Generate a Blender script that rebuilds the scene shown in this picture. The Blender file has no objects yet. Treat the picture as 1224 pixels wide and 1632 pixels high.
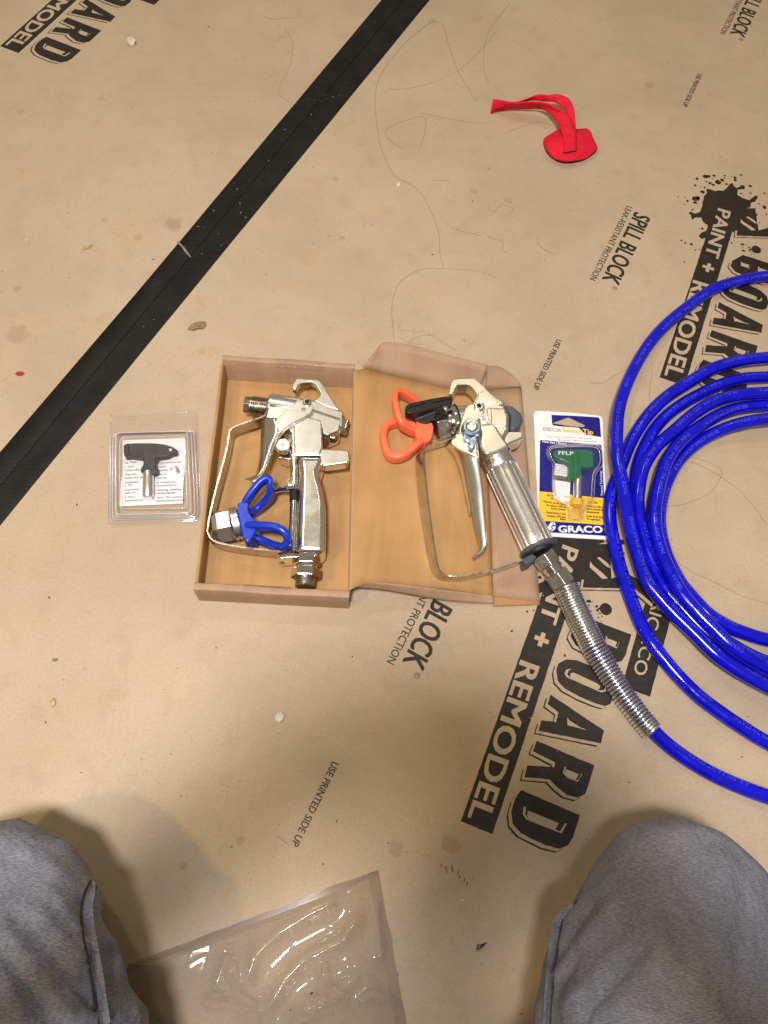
import bpy, bmesh, math, random
from mathutils import Vector, Matrix, noise
random.seed(7)
SC = bpy.context.scene
COL = SC.collection
MM = 0.001
# ------------------------------------------------------------------ camera
CX, CY, FPX, HC = 612.0, 816.0, 1233.0, 700.0          # photo centre, focal length (photo pixels), lens height (mm)
PITCH, ROLL = math.radians(24.537), math.radians(5.7396)
_f = Vector((0, math.sin(PITCH), -math.cos(PITCH)))
_u = Vector((0, math.cos(PITCH), math.sin(PITCH)))
_r = Vector((1, 0, 0))
CF = _f
CR = _r*math.cos(ROLL) + _u*math.sin(ROLL)
CU = -_r*math.sin(ROLL) + _u*math.cos(ROLL)
cam_d = bpy.data.cameras.new('camera')
cam = bpy.data.objects.new('camera', cam_d)
COL.objects.link(cam)
m = Matrix.Identity(4)
for i in range(3):
    m[i][0] = CR[i]; m[i][1] = CU[i]; m[i][2] = -CF[i]
m[2][3] = HC*MM
cam.matrix_world = m
cam_d.sensor_fit = 'VERTICAL'; cam_d.sensor_height = 36.0; cam_d.sensor_width = 27.0
cam_d.lens = FPX/1632*36
cam_d.clip_start = 0.01; cam_d.clip_end = 60
SC.camera = cam
# ------------------------------------------------------------------ light
SC.view_settings.view_transform = 'Standard'
SC.view_settings.look = 'None'
SC.view_settings.exposure = 0.05
SC.view_settings.gamma = 1.0
W = bpy.data.worlds.new('World'); SC.world = W; W.use_nodes = True
bg = W.node_tree.nodes['Background']
bg.inputs[0].default_value = (1.0, 0.85, 0.60, 1); bg.inputs[1].default_value = 0.24

def lamp(name, loc, target, size, power, col):
    d = bpy.data.lights.new(name, 'AREA'); d.shape = 'DISK'; d.size = size; d.energy = power; d.color = col
    o = bpy.data.objects.new(name, d); COL.objects.link(o)
    o.location = loc
    o.rotation_euler = (Vector(target)-Vector(loc)).to_track_quat('-Z', 'Y').to_euler()
lamp('ceiling_lamp_cool', (-0.10, -0.245, 1.64), (-0.2, 0.2, 0), 0.22, 32, (0.98, 0.95, 0.99))
lamp('ceiling_lamp_warm', (-1.25, -0.75, 2.4), (0, 0.4, 0), 0.14, 16, (1.0, 0.72, 0.25))
lamp('ceiling_lamp_front', (0.3, 1.8, 2.4), (-.1, 0.5, 0), 0.16, 2.5, (1.0, 0.84, 0.54))
lamp('ceiling_lamp_far', (-0.9, 1.5, 2.4), (-0.3, 0.6, 0), 0.16, 9, (1.0, 0.92, 0.78))

# ------------------------------------------------------------------ helpers
def P(x, y, z=0.0):
    """point on the horizontal plane z (mm) that the photo shows at pixel x, y"""
    d = CF*FPX + CR*(x-CX) - CU*(y-CY)
    k = (z-HC)/d.z
    return Vector((d.x*k, d.y*k, z))
class Fr:
    def __init__(s, ox, oy, sc): s.o = (ox, oy); s.s = sc
    def __call__(s, x, y, z=0.0): return P(s.o[0]+x/s.s, s.o[1]+y/s.s, z)
F1 = Fr(300, 540, 3.71); F2 = Fr(560, 540, 3.709); FB = Fr(150, 640, 6.442); FC = Fr(830, 640, 7.094)
FP = Fr(760, 130, 5.5636); F25 = Fr(860, 860, 6.12); F26 = Fr(720, 1050, 4.708); FU = Fr(1070, 260, 7.948)
F6 = Fr(830, 820, 3.1066); F00 = Fr(0, 0, 1)

def tagit(o, label=None, cat=None, group=None, kind=None):
    if label: o['label'] = label
    if cat: o['category'] = cat
    if group: o['group'] = group
    if kind: o['kind'] = kind
    return o
def obj(name, bm, mats, parent=None, smooth=40, bevel=0, seg=2, subsurf=0, solid=0, recalc=True, bangle=30):
    if recalc: bmesh.ops.recalc_face_normals(bm, faces=bm.faces[:])
    for v in bm.verts: v.co *= MM
    me = bpy.data.meshes.new(name); bm.to_mesh(me); bm.free()
    if not isinstance(mats, (list, tuple)): mats = [mats]
    for mt in mats: me.materials.append(mt)
    o = bpy.data.objects.new(name, me); COL.objects.link(o)
    if parent is not None: o.parent = parent; o.matrix_parent_inverse = parent.matrix_world.inverted()
    if smooth:
        for p in me.polygons: p.use_smooth = True
        me.set_sharp_from_angle(angle=math.radians(smooth))
    if solid:
        md = o.modifiers.new('solid', 'SOLIDIFY'); md.thickness = solid*MM; md.offset = 0
    if subsurf:
        md = o.modifiers.new('sub', 'SUBSURF'); md.levels = subsurf; md.render_levels = subsurf
    if bevel:
        md = o.modifiers.new('bevel', 'BEVEL'); md.width = bevel*MM; md.segments = seg
        md.limit_method = 'ANGLE'; md.angle_limit = math.radians(bangle); md.harden_normals = seg > 1
        md.use_clamp_overlap = True
    return o
def empty(name, loc, label, cat, group=None):
    o = bpy.data.objects.new(name, None); COL.objects.link(o)
    o.location = Vector(loc)*MM; o.empty_display_size = 0.02
    o.matrix_world = Matrix.Translation(Vector(loc)*MM)
    return tagit(o, label, cat, group)
def face(bm, pts, mi=0):
    f = bm.faces.new([bm.verts.new(p) for p in pts]); f.material_index = mi; return f
def prism(bm, pts, z0, mi=0):
    """pts: outline at its top height; extruded straight down to z0"""
    top = [bm.verts.new(p) for p in pts]
    bot = [bm.verts.new((p[0], p[1], z0)) for p in pts]
    n = len(pts)
    bm.faces.new(top).material_index = mi; bm.faces.new(bot[::-1]).material_index = mi
    for i in range(n):
        bm.faces.new((top[i], bot[i], bot[(i+1) % n], top[(i+1) % n])).material_index = mi
def plate(fr, pts, z0, z1, bm=None, rnd=0):
    bm = bm or bmesh.new()
    q = [fr(x, y, z1) for x, y in pts]
    if rnd: q = roundpoly(q, rnd)
    prism(bm, q, z0); return bm
def roundpoly(q, it=2):
    for _ in range(it):
        r = []
        for i in range(len(q)):
            a, b = q[i], q[(i+1) % len(q)]
            r += [a*0.75+b*0.25, a*0.25+b*0.75]
        q = r
    return q
def catmull(pts, n=8, closed=False):
    pts = [Vector(p) for p in pts]; out = []; L = len(pts)
    rng = range(L) if closed else range(L-1)
    g = (lambda i: pts[i % L]) if closed else (lambda i: pts[max(0, min(L-1, i))])
    for i in rng:
        a, b, c, d = g(i-1), g(i), g(i+1), g(i+2)
        for k in range(n):
            t = k/n
            out.append(0.5*((2*b)+(c-a)*t+(2*a-5*b+4*c-d)*t*t+(3*b-a-3*c+d)*t**3))
    if not closed: out.append(pts[-1].copy())
    return out
def frames(path, closed=False, up0=None):
    n = len(path); T = []
    for i in range(n):
        a = path[(i-1) % n] if closed or i > 0 else path[0]
        b = path[(i+1) % n] if closed or i < n-1 else path[-1]
        T.append((b-a).normalized())
    up = Vector(up0) if up0 is not None else Vector((0, 0, 1))
    if abs(up.dot(T[0])) > .95: up = Vector((1, 0, 0))
    N = []
    for i in range(n):
        up = (up - T[i]*up.dot(T[i])).normalized(); N.append(up.copy())
    return T, N
def spow(v, e): return math.copysign(abs(v)**e, v)
def tube(bm, path, r, n=12, closed=False, flat=(1, 1), up=None, caps=True, fixed_up=False, sq=1.0):
    path = [Vector(p) for p in path]; L = len(path)
    T, N = frames(path, closed, up)
    if fixed_up:
        N = [(Vector(up)-t*Vector(up).dot(t)).normalized() for t in T]
    rings = []
    for i in range(L):
        ri = r[i] if isinstance(r, (list, tuple)) else r
        B = T[i].cross(N[i])
        rings.append([bm.verts.new(path[i]+N[i]*(ri*flat[0]*spow(math.cos(2*math.pi*k/n), sq))+B*(ri*flat[1]*spow(math.sin(2*math.pi*k/n), sq))) for k in range(n)])
    for i in range(L if closed else L-1):
        a, b = rings[i], rings[(i+1) % L]
        for k in range(n):
            bm.faces.new((a[k], a[(k+1) % n], b[(k+1) % n], b[k]))
    if caps and not closed:
        bm.faces.new(rings[0][::-1]); bm.faces.new(rings[-1])
    return bm
def lathe(bm, A, B, prof, n=24, phase=0.0):
    A = Vector(A); B = Vector(B); ax = (B-A); Ln = ax.length; ax.normalize()
    up = Vector((0, 0, 1)) if abs(ax.z) < .95 else Vector((0, 1, 0))
    up = (up-ax*up.dot(ax)).normalized(); s = ax.cross(up)
    rings = []
    for t, r in prof:
        c = A+ax*(t*Ln)
        rings.append([bm.verts.new(c+up*(r*math.cos(2*math.pi*k/n+phase))+s*(r*math.sin(2*math.pi*k/n+phase))) for k in range(n)])
    for a, b in zip(rings, rings[1:]):
        for k in range(n): bm.faces.new((a[k], a[(k+1) % n], b[(k+1) % n], b[k]))
    bm.faces.new(rings[0][::-1]); bm.faces.new(rings[-1])
    return bm
def hexnut(bm, A, B, r, phase=0.0):
    return lathe(bm, A, B, [(0, r*.93), (.08, r), (.92, r), (1, r*.93)], 6, phase)
def band(bm, path, wvec, th):
    """flat strip standing along wvec (full width vector), thickness th"""
    path = [Vector(p) for p in path]; T, _ = frames(path); rings = []
    for p, t in zip(path, T):
        w = Vector(wvec)*0.5; nrm = t.cross(w).normalized()*(th/2)
        rings.append([bm.verts.new(p+w+nrm), bm.verts.new(p+w-nrm), bm.verts.new(p-w-nrm), bm.verts.new(p-w+nrm)])
    for a, b in zip(rings, rings[1:]):
        for k in range(4): bm.faces.new((a[k], a[(k+1) % 4], b[(k+1) % 4], b[k]))
    bm.faces.new(rings[0][::-1]); bm.faces.new(rings[-1])
    return bm
def loft(bm, A, B, m=3, n=5, crown=0.0, rough=0.0):
    A = catmull(A, n); B = catmull(B, n); rows = []
    for a, b in zip(A, B):
        if crown < 1 and rough: a = a+Vector((0, 0, rough*noise.noise(a*.09))); b = b+Vector((0, 0, rough*noise.noise(b*.11)))
        rows.append([bm.verts.new(a.lerp(b, k/m)+Vector((0, 0, crown*math.sin(math.pi*k/m)))) for k in range(m+1)])
    for r, s in zip(rows, rows[1:]):
        for k in range(m): bm.faces.new((r[k], r[k+1], s[k+1], s[k]))
    return bm
def grid(bm, rows, mi=0):
    V = [[bm.verts.new(p) for p in r] for r in rows]
    for r, s in zip(V, V[1:]):
        for k in range(len(r)-1): bm.faces.new((r[k], r[k+1], s[k+1], s[k])).material_index = mi
    return bm
_tc = {}
def glyphs(s, bold=0.0, res=3):
    key = (s, bold, res)
    if key not in _tc:
        cu = bpy.data.curves.new('t', 'FONT'); cu.body = s; cu.resolution_u = res; cu.offset = bold; cu.fill_mode = 'BOTH'
        ob = bpy.data.objects.new('t', cu); me = ob.to_mesh()
        vs = [v.co.copy() for v in me.vertices]; fs = [tuple(p.vertices) for p in me.polygons]
        ob.to_mesh_clear(); bpy.data.objects.remove(ob); bpy.data.curves.remove(cu)
        x0 = min(v.x for v in vs); x1 = max(v.x for v in vs)
        vs = [Vector((v.x-x0, v.y, 0)) for v in vs]
        _tc[key] = (vs, fs, x1-x0)
    return _tc[key]
def text_to(bm, s, fn, bold=0.0, mi=0, res=3):
    """fn(u in 0..1 along the line, v with 0 baseline and 1 cap height) -> point"""
    vs, fs, w = glyphs(s, bold, res)
    V = [bm.verts.new(fn(v.x/w, v.y/0.729)) for v in vs]
    for f in fs:
        try: bm.faces.new([V[i] for i in f]).material_index = mi
        except ValueError: pass
def line_text(bm, s, a, b, h, bold=0.0, mi=0, shear=0.0, up=None, res=3):
    a = Vector(a); b = Vector(b); d = b-a; z = Vector((0, 0, 1)); u = z.cross(d).normalized() if up is None else Vector(up).normalized()
    dn = d.normalized()
    k = [(0, 0)] if not bold else [(0, 0), (bold*h, bold*h*.5), (-bold*h, -bold*h*.5), (bold*h, -bold*h*.5), (-bold*h, bold*h*.5)]
    for i, (e, f) in enumerate(k):       # overprinted slightly off register, as a heavy face
        o = dn*e+u*f+Vector((0, 0, .012*i))
        text_to(bm, s, lambda x, y: a+o+d*x+u*(y*h)+dn*(shear*y*h), 0.0, mi, res)

# ------------------------------------------------------------------ materials
def lin(r, g, b):
    c = lambda v: (v/255/12.92 if v/255 <= .04045 else ((v/255+.055)/1.055)**2.4)
    return (c(r), c(g), c(b), 1)
class NT:
    def __init__(s, name):
        s.m = bpy.data.materials.new(name); s.m.use_nodes = True; s.t = s.m.node_tree
        s.b = s.t.nodes['Principled BSDF']; s.out = s.t.nodes['Material Output']
    def n(s, typ, **kw):
        nd = s.t.nodes.new(typ)
        for k, v in kw.items(): setattr(nd, k, v)
        return nd
    def l(s, a, b): s.t.links.new(a, b)
    def pos(s, scale=(1, 1, 1)):
        g = s.n('ShaderNodeNewGeometry'); mp = s.n('ShaderNodeMapping'); mp.inputs['Scale'].default_value = scale
        s.l(g.outputs['Position'], mp.inputs['Vector']); return mp.outputs[0]
    def noise(s, vec, scale, detail=4, rough=.55):
        nd = s.n('ShaderNodeTexNoise'); nd.inputs['Scale'].default_value = scale
        nd.inputs['Detail'].default_value = detail; nd.inputs['Roughness'].default_value = rough
        s.l(vec, nd.inputs['Vector']); return nd.outputs['Fac']
    def rng(s, v, a, b, c=0, d=1, smooth=True):
        nd = s.n('ShaderNodeMapRange'); nd.interpolation_type = 'SMOOTHSTEP' if smooth else 'LINEAR'
        for i, q in enumerate((a, b, c, d)): nd.inputs[i+1].default_value = q
        s.l(v, nd.inputs[0]); return nd.outputs[0]
    def mix(s, fac, a, b, mode='MIX'):
        nd = s.n('ShaderNodeMix', data_type='RGBA', blend_type=mode)
        for sock, v in ((nd.inputs[0], fac), (nd.inputs[6], a), (nd.inputs[7], b)):
            if hasattr(v, 'node'): s.l(v, sock)
            else: sock.default_value = v
        return nd.outputs[2]
    def math(s, op, a, b=0.0):
        nd = s.n('ShaderNodeMath', operation=op)
        for sock, v in ((nd.inputs[0], a), (nd.inputs[1], b)):
            if hasattr(v, 'node'): s.l(v, sock)
            else: sock.default_value = v
        return nd.outputs[0]
    def bump(s, h, strength=.3, dist=.0005):
        nd = s.n('ShaderNodeBump'); nd.inputs['Strength'].default_value = strength; nd.inputs['Distance'].default_value = dist
        s.l(h, nd.inputs['Height']); s.l(nd.outputs[0], s.b.inputs['Normal'])
def simple(name, col, rough=.5, metal=0.0, var=.12, vscale=60, bump=0.0, bscale=400, spec=.5, coat=0.0, rvar=.1):
    t = NT(name); c = col if len(col) == 4 else (*col, 1)
    v = t.pos(); nz = t.noise(v, vscale, 5)
    dark = tuple(x*(1-var) for x in c[:3])+(1,); lite = tuple(min(1, x*(1+var)) for x in c[:3])+(1,)
    t.l(t.mix(t.rng(nz, .3, .7), dark, lite), t.b.inputs['Base Color'])
    t.l(t.rng(t.noise(v, vscale*2.3, 4), .3, .7, max(.02, rough-rvar), min(1, rough+rvar)), t.b.inputs['Roughness'])
    t.b.inputs['Metallic'].default_value = metal
    t.b.inputs['Specular IOR Level'].default_value = spec
    t.b.inputs['Coat Weight'].default_value = coat
    if bump: t.bump(t.noise(v, bscale, 4), bump, .0004)
    return t.m

ROLLDIR = math.degrees(math.atan2(473.76, 195.888))
STAINS = [(275, 358, 11, .75), (220, 378, 6, .6), (28, 533, 13, .7), (27, 460, 4.5, .7), (168, 350, 4, .6), (322, 560, 4, .5), (1035, 135, 7, .5),
          (535, 285, 4.5, .7), (545, 380, 4, .8), (755, 305, 5, .6), (810, 320, 6, .6), (985, 275, 8, .35), (383, 1340, 4, .8), (292, 1380, 3.5, .8),
          (718, 1345, 8, .75), (632, 1352, 7, .7), (690, 35, 7, .4), (1065, 100, 4, .5), (160, 157, 5, .5), (33, 178, 5, .5), (870, 200, 6, .3),
          (1130, 150, 5, .3), (120, 60, 4, .3), (600, 700, 4, .3), (760, 30, 9, .35), (1080, 1065, 4, .4)]
def cardboard_floor(name, ink=False):
    t = NT(name); v = t.pos()
    big = t.noise(v, 5, 5, .6); mid = t.noise(v, 38, 5, .6); fine = t.noise(v, 420, 4, .8)
    mp = t.n('ShaderNodeMapping'); mp.inputs['Rotation'].default_value = (0, 0, -math.radians(ROLLDIR)); mp.inputs['Scale'].default_value = (20, 220, 1)
    g = t.n('ShaderNodeNewGeometry'); t.l(g.outputs['Position'], mp.inputs['Vector'])
    fib = t.noise(mp.outputs[0], 8, 4, .6)
    c = t.mix(t.rng(big, .3, .7), lin(176, 157, 132), lin(189, 170, 145))
    c = t.mix(t.math('MULTIPLY', t.rng(t.noise(v, 13, 4, .65), .45, .75), .35), c, lin(196, 168, 128))
    c = t.mix(t.math('MULTIPLY', t.rng(mid, .45, .8), .45), c, lin(166, 143, 112))
    c = t.mix(t.math('MULTIPLY', t.rng(fine, .35, .75), .34), c, lin(142, 118, 88))
    c = t.mix(t.math('MULTIPLY', t.rng(fib, .5, .8), .26), c, lin(206, 184, 152))
    # soaked-in stains, each with its own shape
    wob = t.noise(v, 120, 3); tot = None
    for (sx, sy, rad, st) in STAINS:
        p = P(sx, sy, 0)
        d = t.n('ShaderNodeVectorMath', operation='DISTANCE'); t.l(v, d.inputs[0]); d.inputs[1].default_value = (p.x*MM, p.y*MM, 0)
        dd = t.math('ADD', d.outputs['Value'], t.math('MULTIPLY', t.math('SUBTRACT', wob, .5), rad*MM*1.3))
        k = t.rng(dd, rad*MM*.72, rad*MM*1.08, st*.33, 0)
        tot = k if tot is None else t.math('MAXIMUM', tot, k)
    c = t.mix(tot, c, lin(104, 82, 56))
    # tiny dark flecks pressed into the board
    vo = t.n('ShaderNodeTexVoronoi'); vo.inputs['Scale'].default_value = 62; t.l(v, vo.inputs['Vector'])
    sep = t.n('ShaderNodeSeparateColor'); t.l(vo.outputs['Color'], sep.inputs[0])
    fl = t.math('MULTIPLY', t.rng(vo.outputs['Distance'], .03, .07, 1, 0), t.rng(sep.outputs[0], .80, .82))
    c = t.mix(t.math('MULTIPLY', fl, .75), c, lin(70, 52, 34))
    if ink:
        w1 = t.rng(t.noise(v, 700, 4, .75), .60, .70); w2 = t.rng(t.noise(v, 30, 4, .6), .42, .66)
        worn = t.math('ADD', t.math('MULTIPLY', t.math('MULTIPLY', w1, w2), .5), t.math('MULTIPLY', t.rng(big, .3, .7), .03))
        inkc = t.mix(t.rng(t.noise(v, 160, 4), .3, .7), lin(27, 23, 19), lin(38, 32, 27))
        c = t.mix(worn, inkc, c)
    t.l(c, t.b.inputs['Base Color'])
    t.b.inputs['Roughness'].default_value = .58 if not ink else .5
    t.b.inputs['Specular IOR Level'].default_value = .35
    h = t.math('ADD', t.math('ADD', t.math('MULTIPLY', t.noise(v, 14, 3), 4.0), t.math('MULTIPLY', t.noise(v, 4.5, 2), 13.0)), t.math('ADD', fib, t.math('MULTIPLY', fine, .35)))
    t.bump(h, .3, .0006)
    return t.m
M = {}
M['floor'] = cardboard_floor('floor_board')
M['ink'] = cardboard_floor('printed_ink', True)
def tape_mat():
    t = NT('black_tape'); v = t.pos()
    c = t.mix(t.rng(t.noise(v, 30, 5), .3, .7), lin(20, 18, 17), lin(30, 28, 26))
    dust = t.math('MULTIPLY', t.rng(t.noise(v, 1500, 2, .8), .66, .74), t.rng(t.noise(v, 26, 4), .42, .7))
    c = t.mix(t.math('MULTIPLY', dust, .35), c, lin(120, 110, 98))
    t.l(c, t.b.inputs['Base Color']); t.b.inputs['Roughness'].default_value = .62; t.b.inputs['Specular IOR Level'].default_value = .22
    mp = t.n('ShaderNodeMapping'); mp.inputs['Rotation'].default_value = (0, 0, -math.radians(ROLLDIR+7)); mp.inputs['Scale'].default_value = (6, 60, 1)
    g = t.n('ShaderNodeNewGeometry'); t.l(g.outputs['Position'], mp.inputs['Vector'])
    t.bump(t.math('ADD', t.noise(mp.outputs[0], 6, 4), t.math('MULTIPLY', t.noise(v, 30, 4), 1.5)), .3, .002); return t.m
M['tape'] = tape_mat()
def box_mat(name, ca, cb):
    t = NT(name); v = t.pos()
    c = t.mix(t.rng(t.noise(v, 16, 5), .3, .7), ca, cb)
    w = t.n('ShaderNodeTexWave'); w.inputs['Scale'].default_value = 95; w.inputs['Distortion'].default_value = .6; w.inputs['Detail'].default_value = 2
    mp = t.n('ShaderNodeMapping'); mp.inputs['Rotation'].default_value = (0, 0, math.radians(-5)); t.l(v, mp.inputs['Vector']); t.l(mp.outputs[0], w.inputs['Vector'])
    mp3 = t.n('ShaderNodeMapping'); mp3.inputs['Rotation'].default_value = (0, 0, math.radians(-5)); mp3.inputs['Scale'].default_value = (55, 5, 5); t.l(v, mp3.inputs['Vector'])
    c = t.mix(t.math('MULTIPLY', t.rng(t.noise(mp3.outputs[0], 1.0, 5, .6), .4, .75), .38), c, tuple(x*.66 for x in ca[:3])+(1,))
    c = t.mix(t.math('MULTIPLY', t.rng(t.noise(v, 45, 4, .7), .58, .8), .3), c, tuple(x*.6 for x in ca[:3])+(1,))
    c = t.mix(t.math('MULTIPLY', w.outputs['Fac'], .035), c, tuple(x*.6 for x in ca[:3])+(1,))
    c = t.mix(t.math('MULTIPLY', t.rng(t.noise(v, 1100, 3, .7), .5, .8), .25), c, tuple(x*.6 for x in ca[:3])+(1,))
    t.l(c, t.b.inputs['Base Color']); t.b.inputs['Roughness'].default_value = .6; t.b.inputs['Specular IOR Level'].default_value = .3
    t.bump(t.math('ADD', t.math('MULTIPLY', w.outputs['Fac'], .3), t.math('MULTIPLY', t.noise(v, 25, 4), 2)), .2, .0006); return t.m
M['box'] = box_mat('box_card', lin(170, 130, 82), lin(184, 143, 92))
M['boxout_lit'] = box_mat('box_card_outer_lit', lin(164, 134, 106), lin(178, 147, 118))  # pinker than the inner card mostly through mixed lighting put into the colour
M['chrome'] = simple('polished_chrome', (.80, .77, .72), .10, 1, .03, 40, rvar=.03)
M['polished'] = simple('polished_handle', (.88, .86, .80), .24, 1, .02, 40, rvar=.03)
M['cast'] = simple('cast_aluminium', (.90, .885, .86), .30, 1, .015, 60, rvar=.02)
M['satin'] = simple('satin_aluminium', (.84, .83, .81), .31, 1, .02, 60, rvar=.02)
M['steel'] = simple('plain_steel', (.62, .60, .56), .26, 1, .12, 120, rvar=.08)
M['nickel'] = simple('nickel_thread', (.50, .455, .38), .24, 1, .15, 120)
M['zinc'] = simple('zinc_spring_wire', (.78, .80, .84), .22, 1, .08, 200)
M['bluep'] = simple('blue_plastic', lin(22, 54, 180), .30, 0, .08, 60, bump=.08, bscale=500)
M['orange'] = simple('orange_plastic', lin(248, 112, 72), .38, 0, .05, 60, bump=.06, bscale=400)
M['black'] = simple('black_plastic', lin(20, 19, 19), .36, 0, .08, 60, rvar=.02)
M['rubber'] = simple('black_rubber', lin(18, 18, 18), .6, 0, .1)
M['cap'] = simple('slate_plastic', lin(72, 82, 88), .42, 0, .08, 60, bump=.08, bscale=700)
M['lever'] = simple('blue_anodised_metal', (.30, .40, .58), .3, .85, .08, 60)
M['green'] = simple('green_plastic', lin(16, 104, 66), .3, 0, .08, 60)
M['yellow'] = simple('yellow_ink', lin(238, 190, 48), .4, 0, .04, 60)
M['cblue'] = simple('blue_ink', lin(24, 22, 118), .3, 0, .05, 60)
M['white'] = simple('white_card', (.80, .79, .77), .35, 0, .03, 60)
M['paper'] = simple('white_paper', (.82, .82, .82), .7, 0, .04, 50)
M['greyink'] = simple('grey_ink', lin(70, 68, 72), .6)
M['blackink'] = simple('black_ink', lin(30, 26, 20), .6)
def hose_mat():
    t = NT('blue_hose_jacket'); v = t.pos()
    c = t.mix(t.rng(t.noise(v, 60, 4), .3, .7), lin(9, 10, 168), lin(13, 15, 196))
    sc = t.math('MULTIPLY', t.rng(t.noise(v, 260, 4, .8), .60, .72), t.rng(t.noise(v, 18, 3), .45, .65))
    c = t.mix(t.math('MULTIPLY', sc, .35), c, lin(70, 74, 160))
    t.l(c, t.b.inputs['Base Color']); t.l(t.rng(t.noise(v, 90, 4), .35, .7, .09, .22), t.b.inputs['Roughness'])
    t.bump(t.noise(v, 420, 3), .12, .0004); return t.m
M['hose'] = hose_mat()
M['hosetext'] = simple('pale_hose_print', lin(74, 84, 196), .5)
M['red'] = simple('red_cloth', lin(212, 26, 50), .75, 0, .10, 140, bump=.9, bscale=800, spec=.25)
M['darkcloth'] = simple('dark_cloth', lin(40, 34, 46), .85)
M['hair'] = simple('dark_hair', lin(84, 64, 48), .5, 0, .2)
M['pen'] = simple('pen_ink', lin(128, 104, 84), .7)
M['thread'] = simple('dark_thread', lin(52, 47, 42), .8)
M['skin'] = simple('skin', lin(205, 150, 122), .5, 0, .06, 40)
M['shirt'] = simple('dark_shirt', lin(60, 62, 70), .9, 0, .1, 40)
M['scalp'] = simple('brown_hair', lin(50, 36, 26), .6, 0, .2, 200)
M['fleck'] = simple('pale_flake', lin(205, 196, 184), .7)
M['steelgrey'] = simple('grey_fibres', lin(120, 112, 104), .8)
M['leaf'] = simple('brown_leaf', lin(132, 112, 84), .7, 0, .3, 300)
M['straw'] = simple('yellow_straw', lin(172, 154, 96), .6, 0, .25, 300)
M['redchip'] = simple('red_chip', lin(158, 44, 42), .6)
M['purple'] = simple('dark_purple_chip', lin(62, 36, 52), .5)
M['dust'] = simple('dark_speck', lin(60, 46, 34), .8)
def clear(name, tint, rough, fmin, fmax, milky=0.0):
    t = NT(name); t.t.nodes.remove(t.b)
    tr = t.n('ShaderNodeBsdfTransparent'); tr.inputs[0].default_value = tint
    gl = t.n('ShaderNodeBsdfGlossy'); gl.inputs['Roughness'].default_value = rough; gl.inputs[0].default_value = (1, 1, 1, 1)
    lw = t.n('ShaderNodeLayerWeight'); lw.inputs[0].default_value = .35
    mx = t.n('ShaderNodeMixShader'); t.l(t.rng(lw.outputs['Facing'], .0, 1, fmin, fmax, False), mx.inputs[0]); t.l(tr.outputs[0], mx.inputs[1]); t.l(gl.outputs[0], mx.inputs[2])
    last = mx.outputs[0]
    if milky:
        df = t.n('ShaderNodeBsdfDiffuse'); df.inputs[0].default_value = (.8, .78, .8, 1)
        m2 = t.n('ShaderNodeMixShader'); m2.inputs[0].default_value = milky; t.l(last, m2.inputs[1]); t.l(df.outputs[0], m2.inputs[2]); last = m2.outputs[0]
    t.l(last, t.out.inputs[0]); return t.m
M['clear'] = clear('clear_blister', (.97, .965, .975, 1), .05, .018, .5, .01)
M['hem'] = clear('bag_hem', (.93, .92, .915, 1), .1, .06, .5, .02)
M['edge_glint'] = clear('milky_edge_glint', (.9, .9, .93, 1), .1, .15, .6, .30)  # milky white paints in the bright refraction along clear plastic edges
M['bag'] = clear('clear_bag_film', (.86, .85, .845, 1), .08, .045, .5, .02)
def denim(name):
    t = NT(name); tc = t.pos()
    fade = t.rng(t.noise(tc, 9, 4), .3, .7)
    c = t.mix(fade, lin(134, 136, 150), lin(164, 166, 178))
    mp = t.n('ShaderNodeMapping'); mp.inputs['Rotation'].default_value = (0, 0, math.radians(32)); mp.inputs['Scale'].default_value = (150, 1100, 150); t.l(tc, mp.inputs['Vector'])
    tw = t.noise(mp.outputs[0], 2.2, 3, .7)
    c = t.mix(t.math('MULTIPLY', t.rng(tw, .38, .62), .62), c, lin(74, 75, 84))
    mp2 = t.n('ShaderNodeMapping'); mp2.inputs['Scale'].default_value = (26, 5, 10); mp2.inputs['Rotation'].default_value = (0, 0, math.radians(-24)); t.l(tc, mp2.inputs['Vector'])
    wr = t.noise(mp2.outputs[0], 1.6, 4, .5)
    c = t.mix(t.math('MULTIPLY', t.rng(wr, .52, .75), .22), c, lin(178, 178, 182))
    t.l(c, t.b.inputs['Base Color']); t.b.inputs['Roughness'].default_value = .9; t.b.inputs['Specular IOR Level'].default_value = .15
    t.bump(t.math('ADD', t.math('MULTIPLY', wr, 3), t.math('MULTIPLY', tw, .3)), .8, .0030)
    return t.m
M['denim'] = denim('grey_denim')

# ------------------------------------------------------------------ the setting: floor board and its print
bm = bmesh.new(); face(bm, [Vector(p) for p in ((-3000, -2500, 0), (3000, -2500, 0), (3000, 3500, 0), (-3000, 3500, 0))])
floor = tagit(obj('floor', bm, M['floor'], smooth=0), kind='structure')
TR = Vector((195.888, 473.76, 0))
TDIR = TR.normalized()
def xf(bm, fn):
    for v in bm.verts: v.co = fn(v.co)
def layer(bm, pts, z, mi):
    face(bm, [Vector((p.x, p.y, z)) for p in pts], mi)
def circle(c, r, n=20, wob=0.0, sx=1.0):
    a0 = random.random()*6.28
    return [Vector((c.x+r*sx*(1+random.uniform(-wob, wob))*math.cos(a0+6.283*k/n), c.y+r*(1+random.uniform(-wob, wob))*math.sin(a0+6.283*k/n), 0)) for k in range(n)]
def crisp(q, n=3, amp=.18):
    """subdivide an outline and let the ink edge wander a little"""
    out = []
    for i in range(len(q)):
        a, b = q[i], q[(i+1) % len(q)]
        k = max(1, int((b-a).length/4))
        for j in range(k):
            p = a.lerp(b, j/k)
            if j: p = p+Vector((random.uniform(-amp, amp), random.uniform(-amp, amp), 0))
            out.append(p)
    return out
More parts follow.
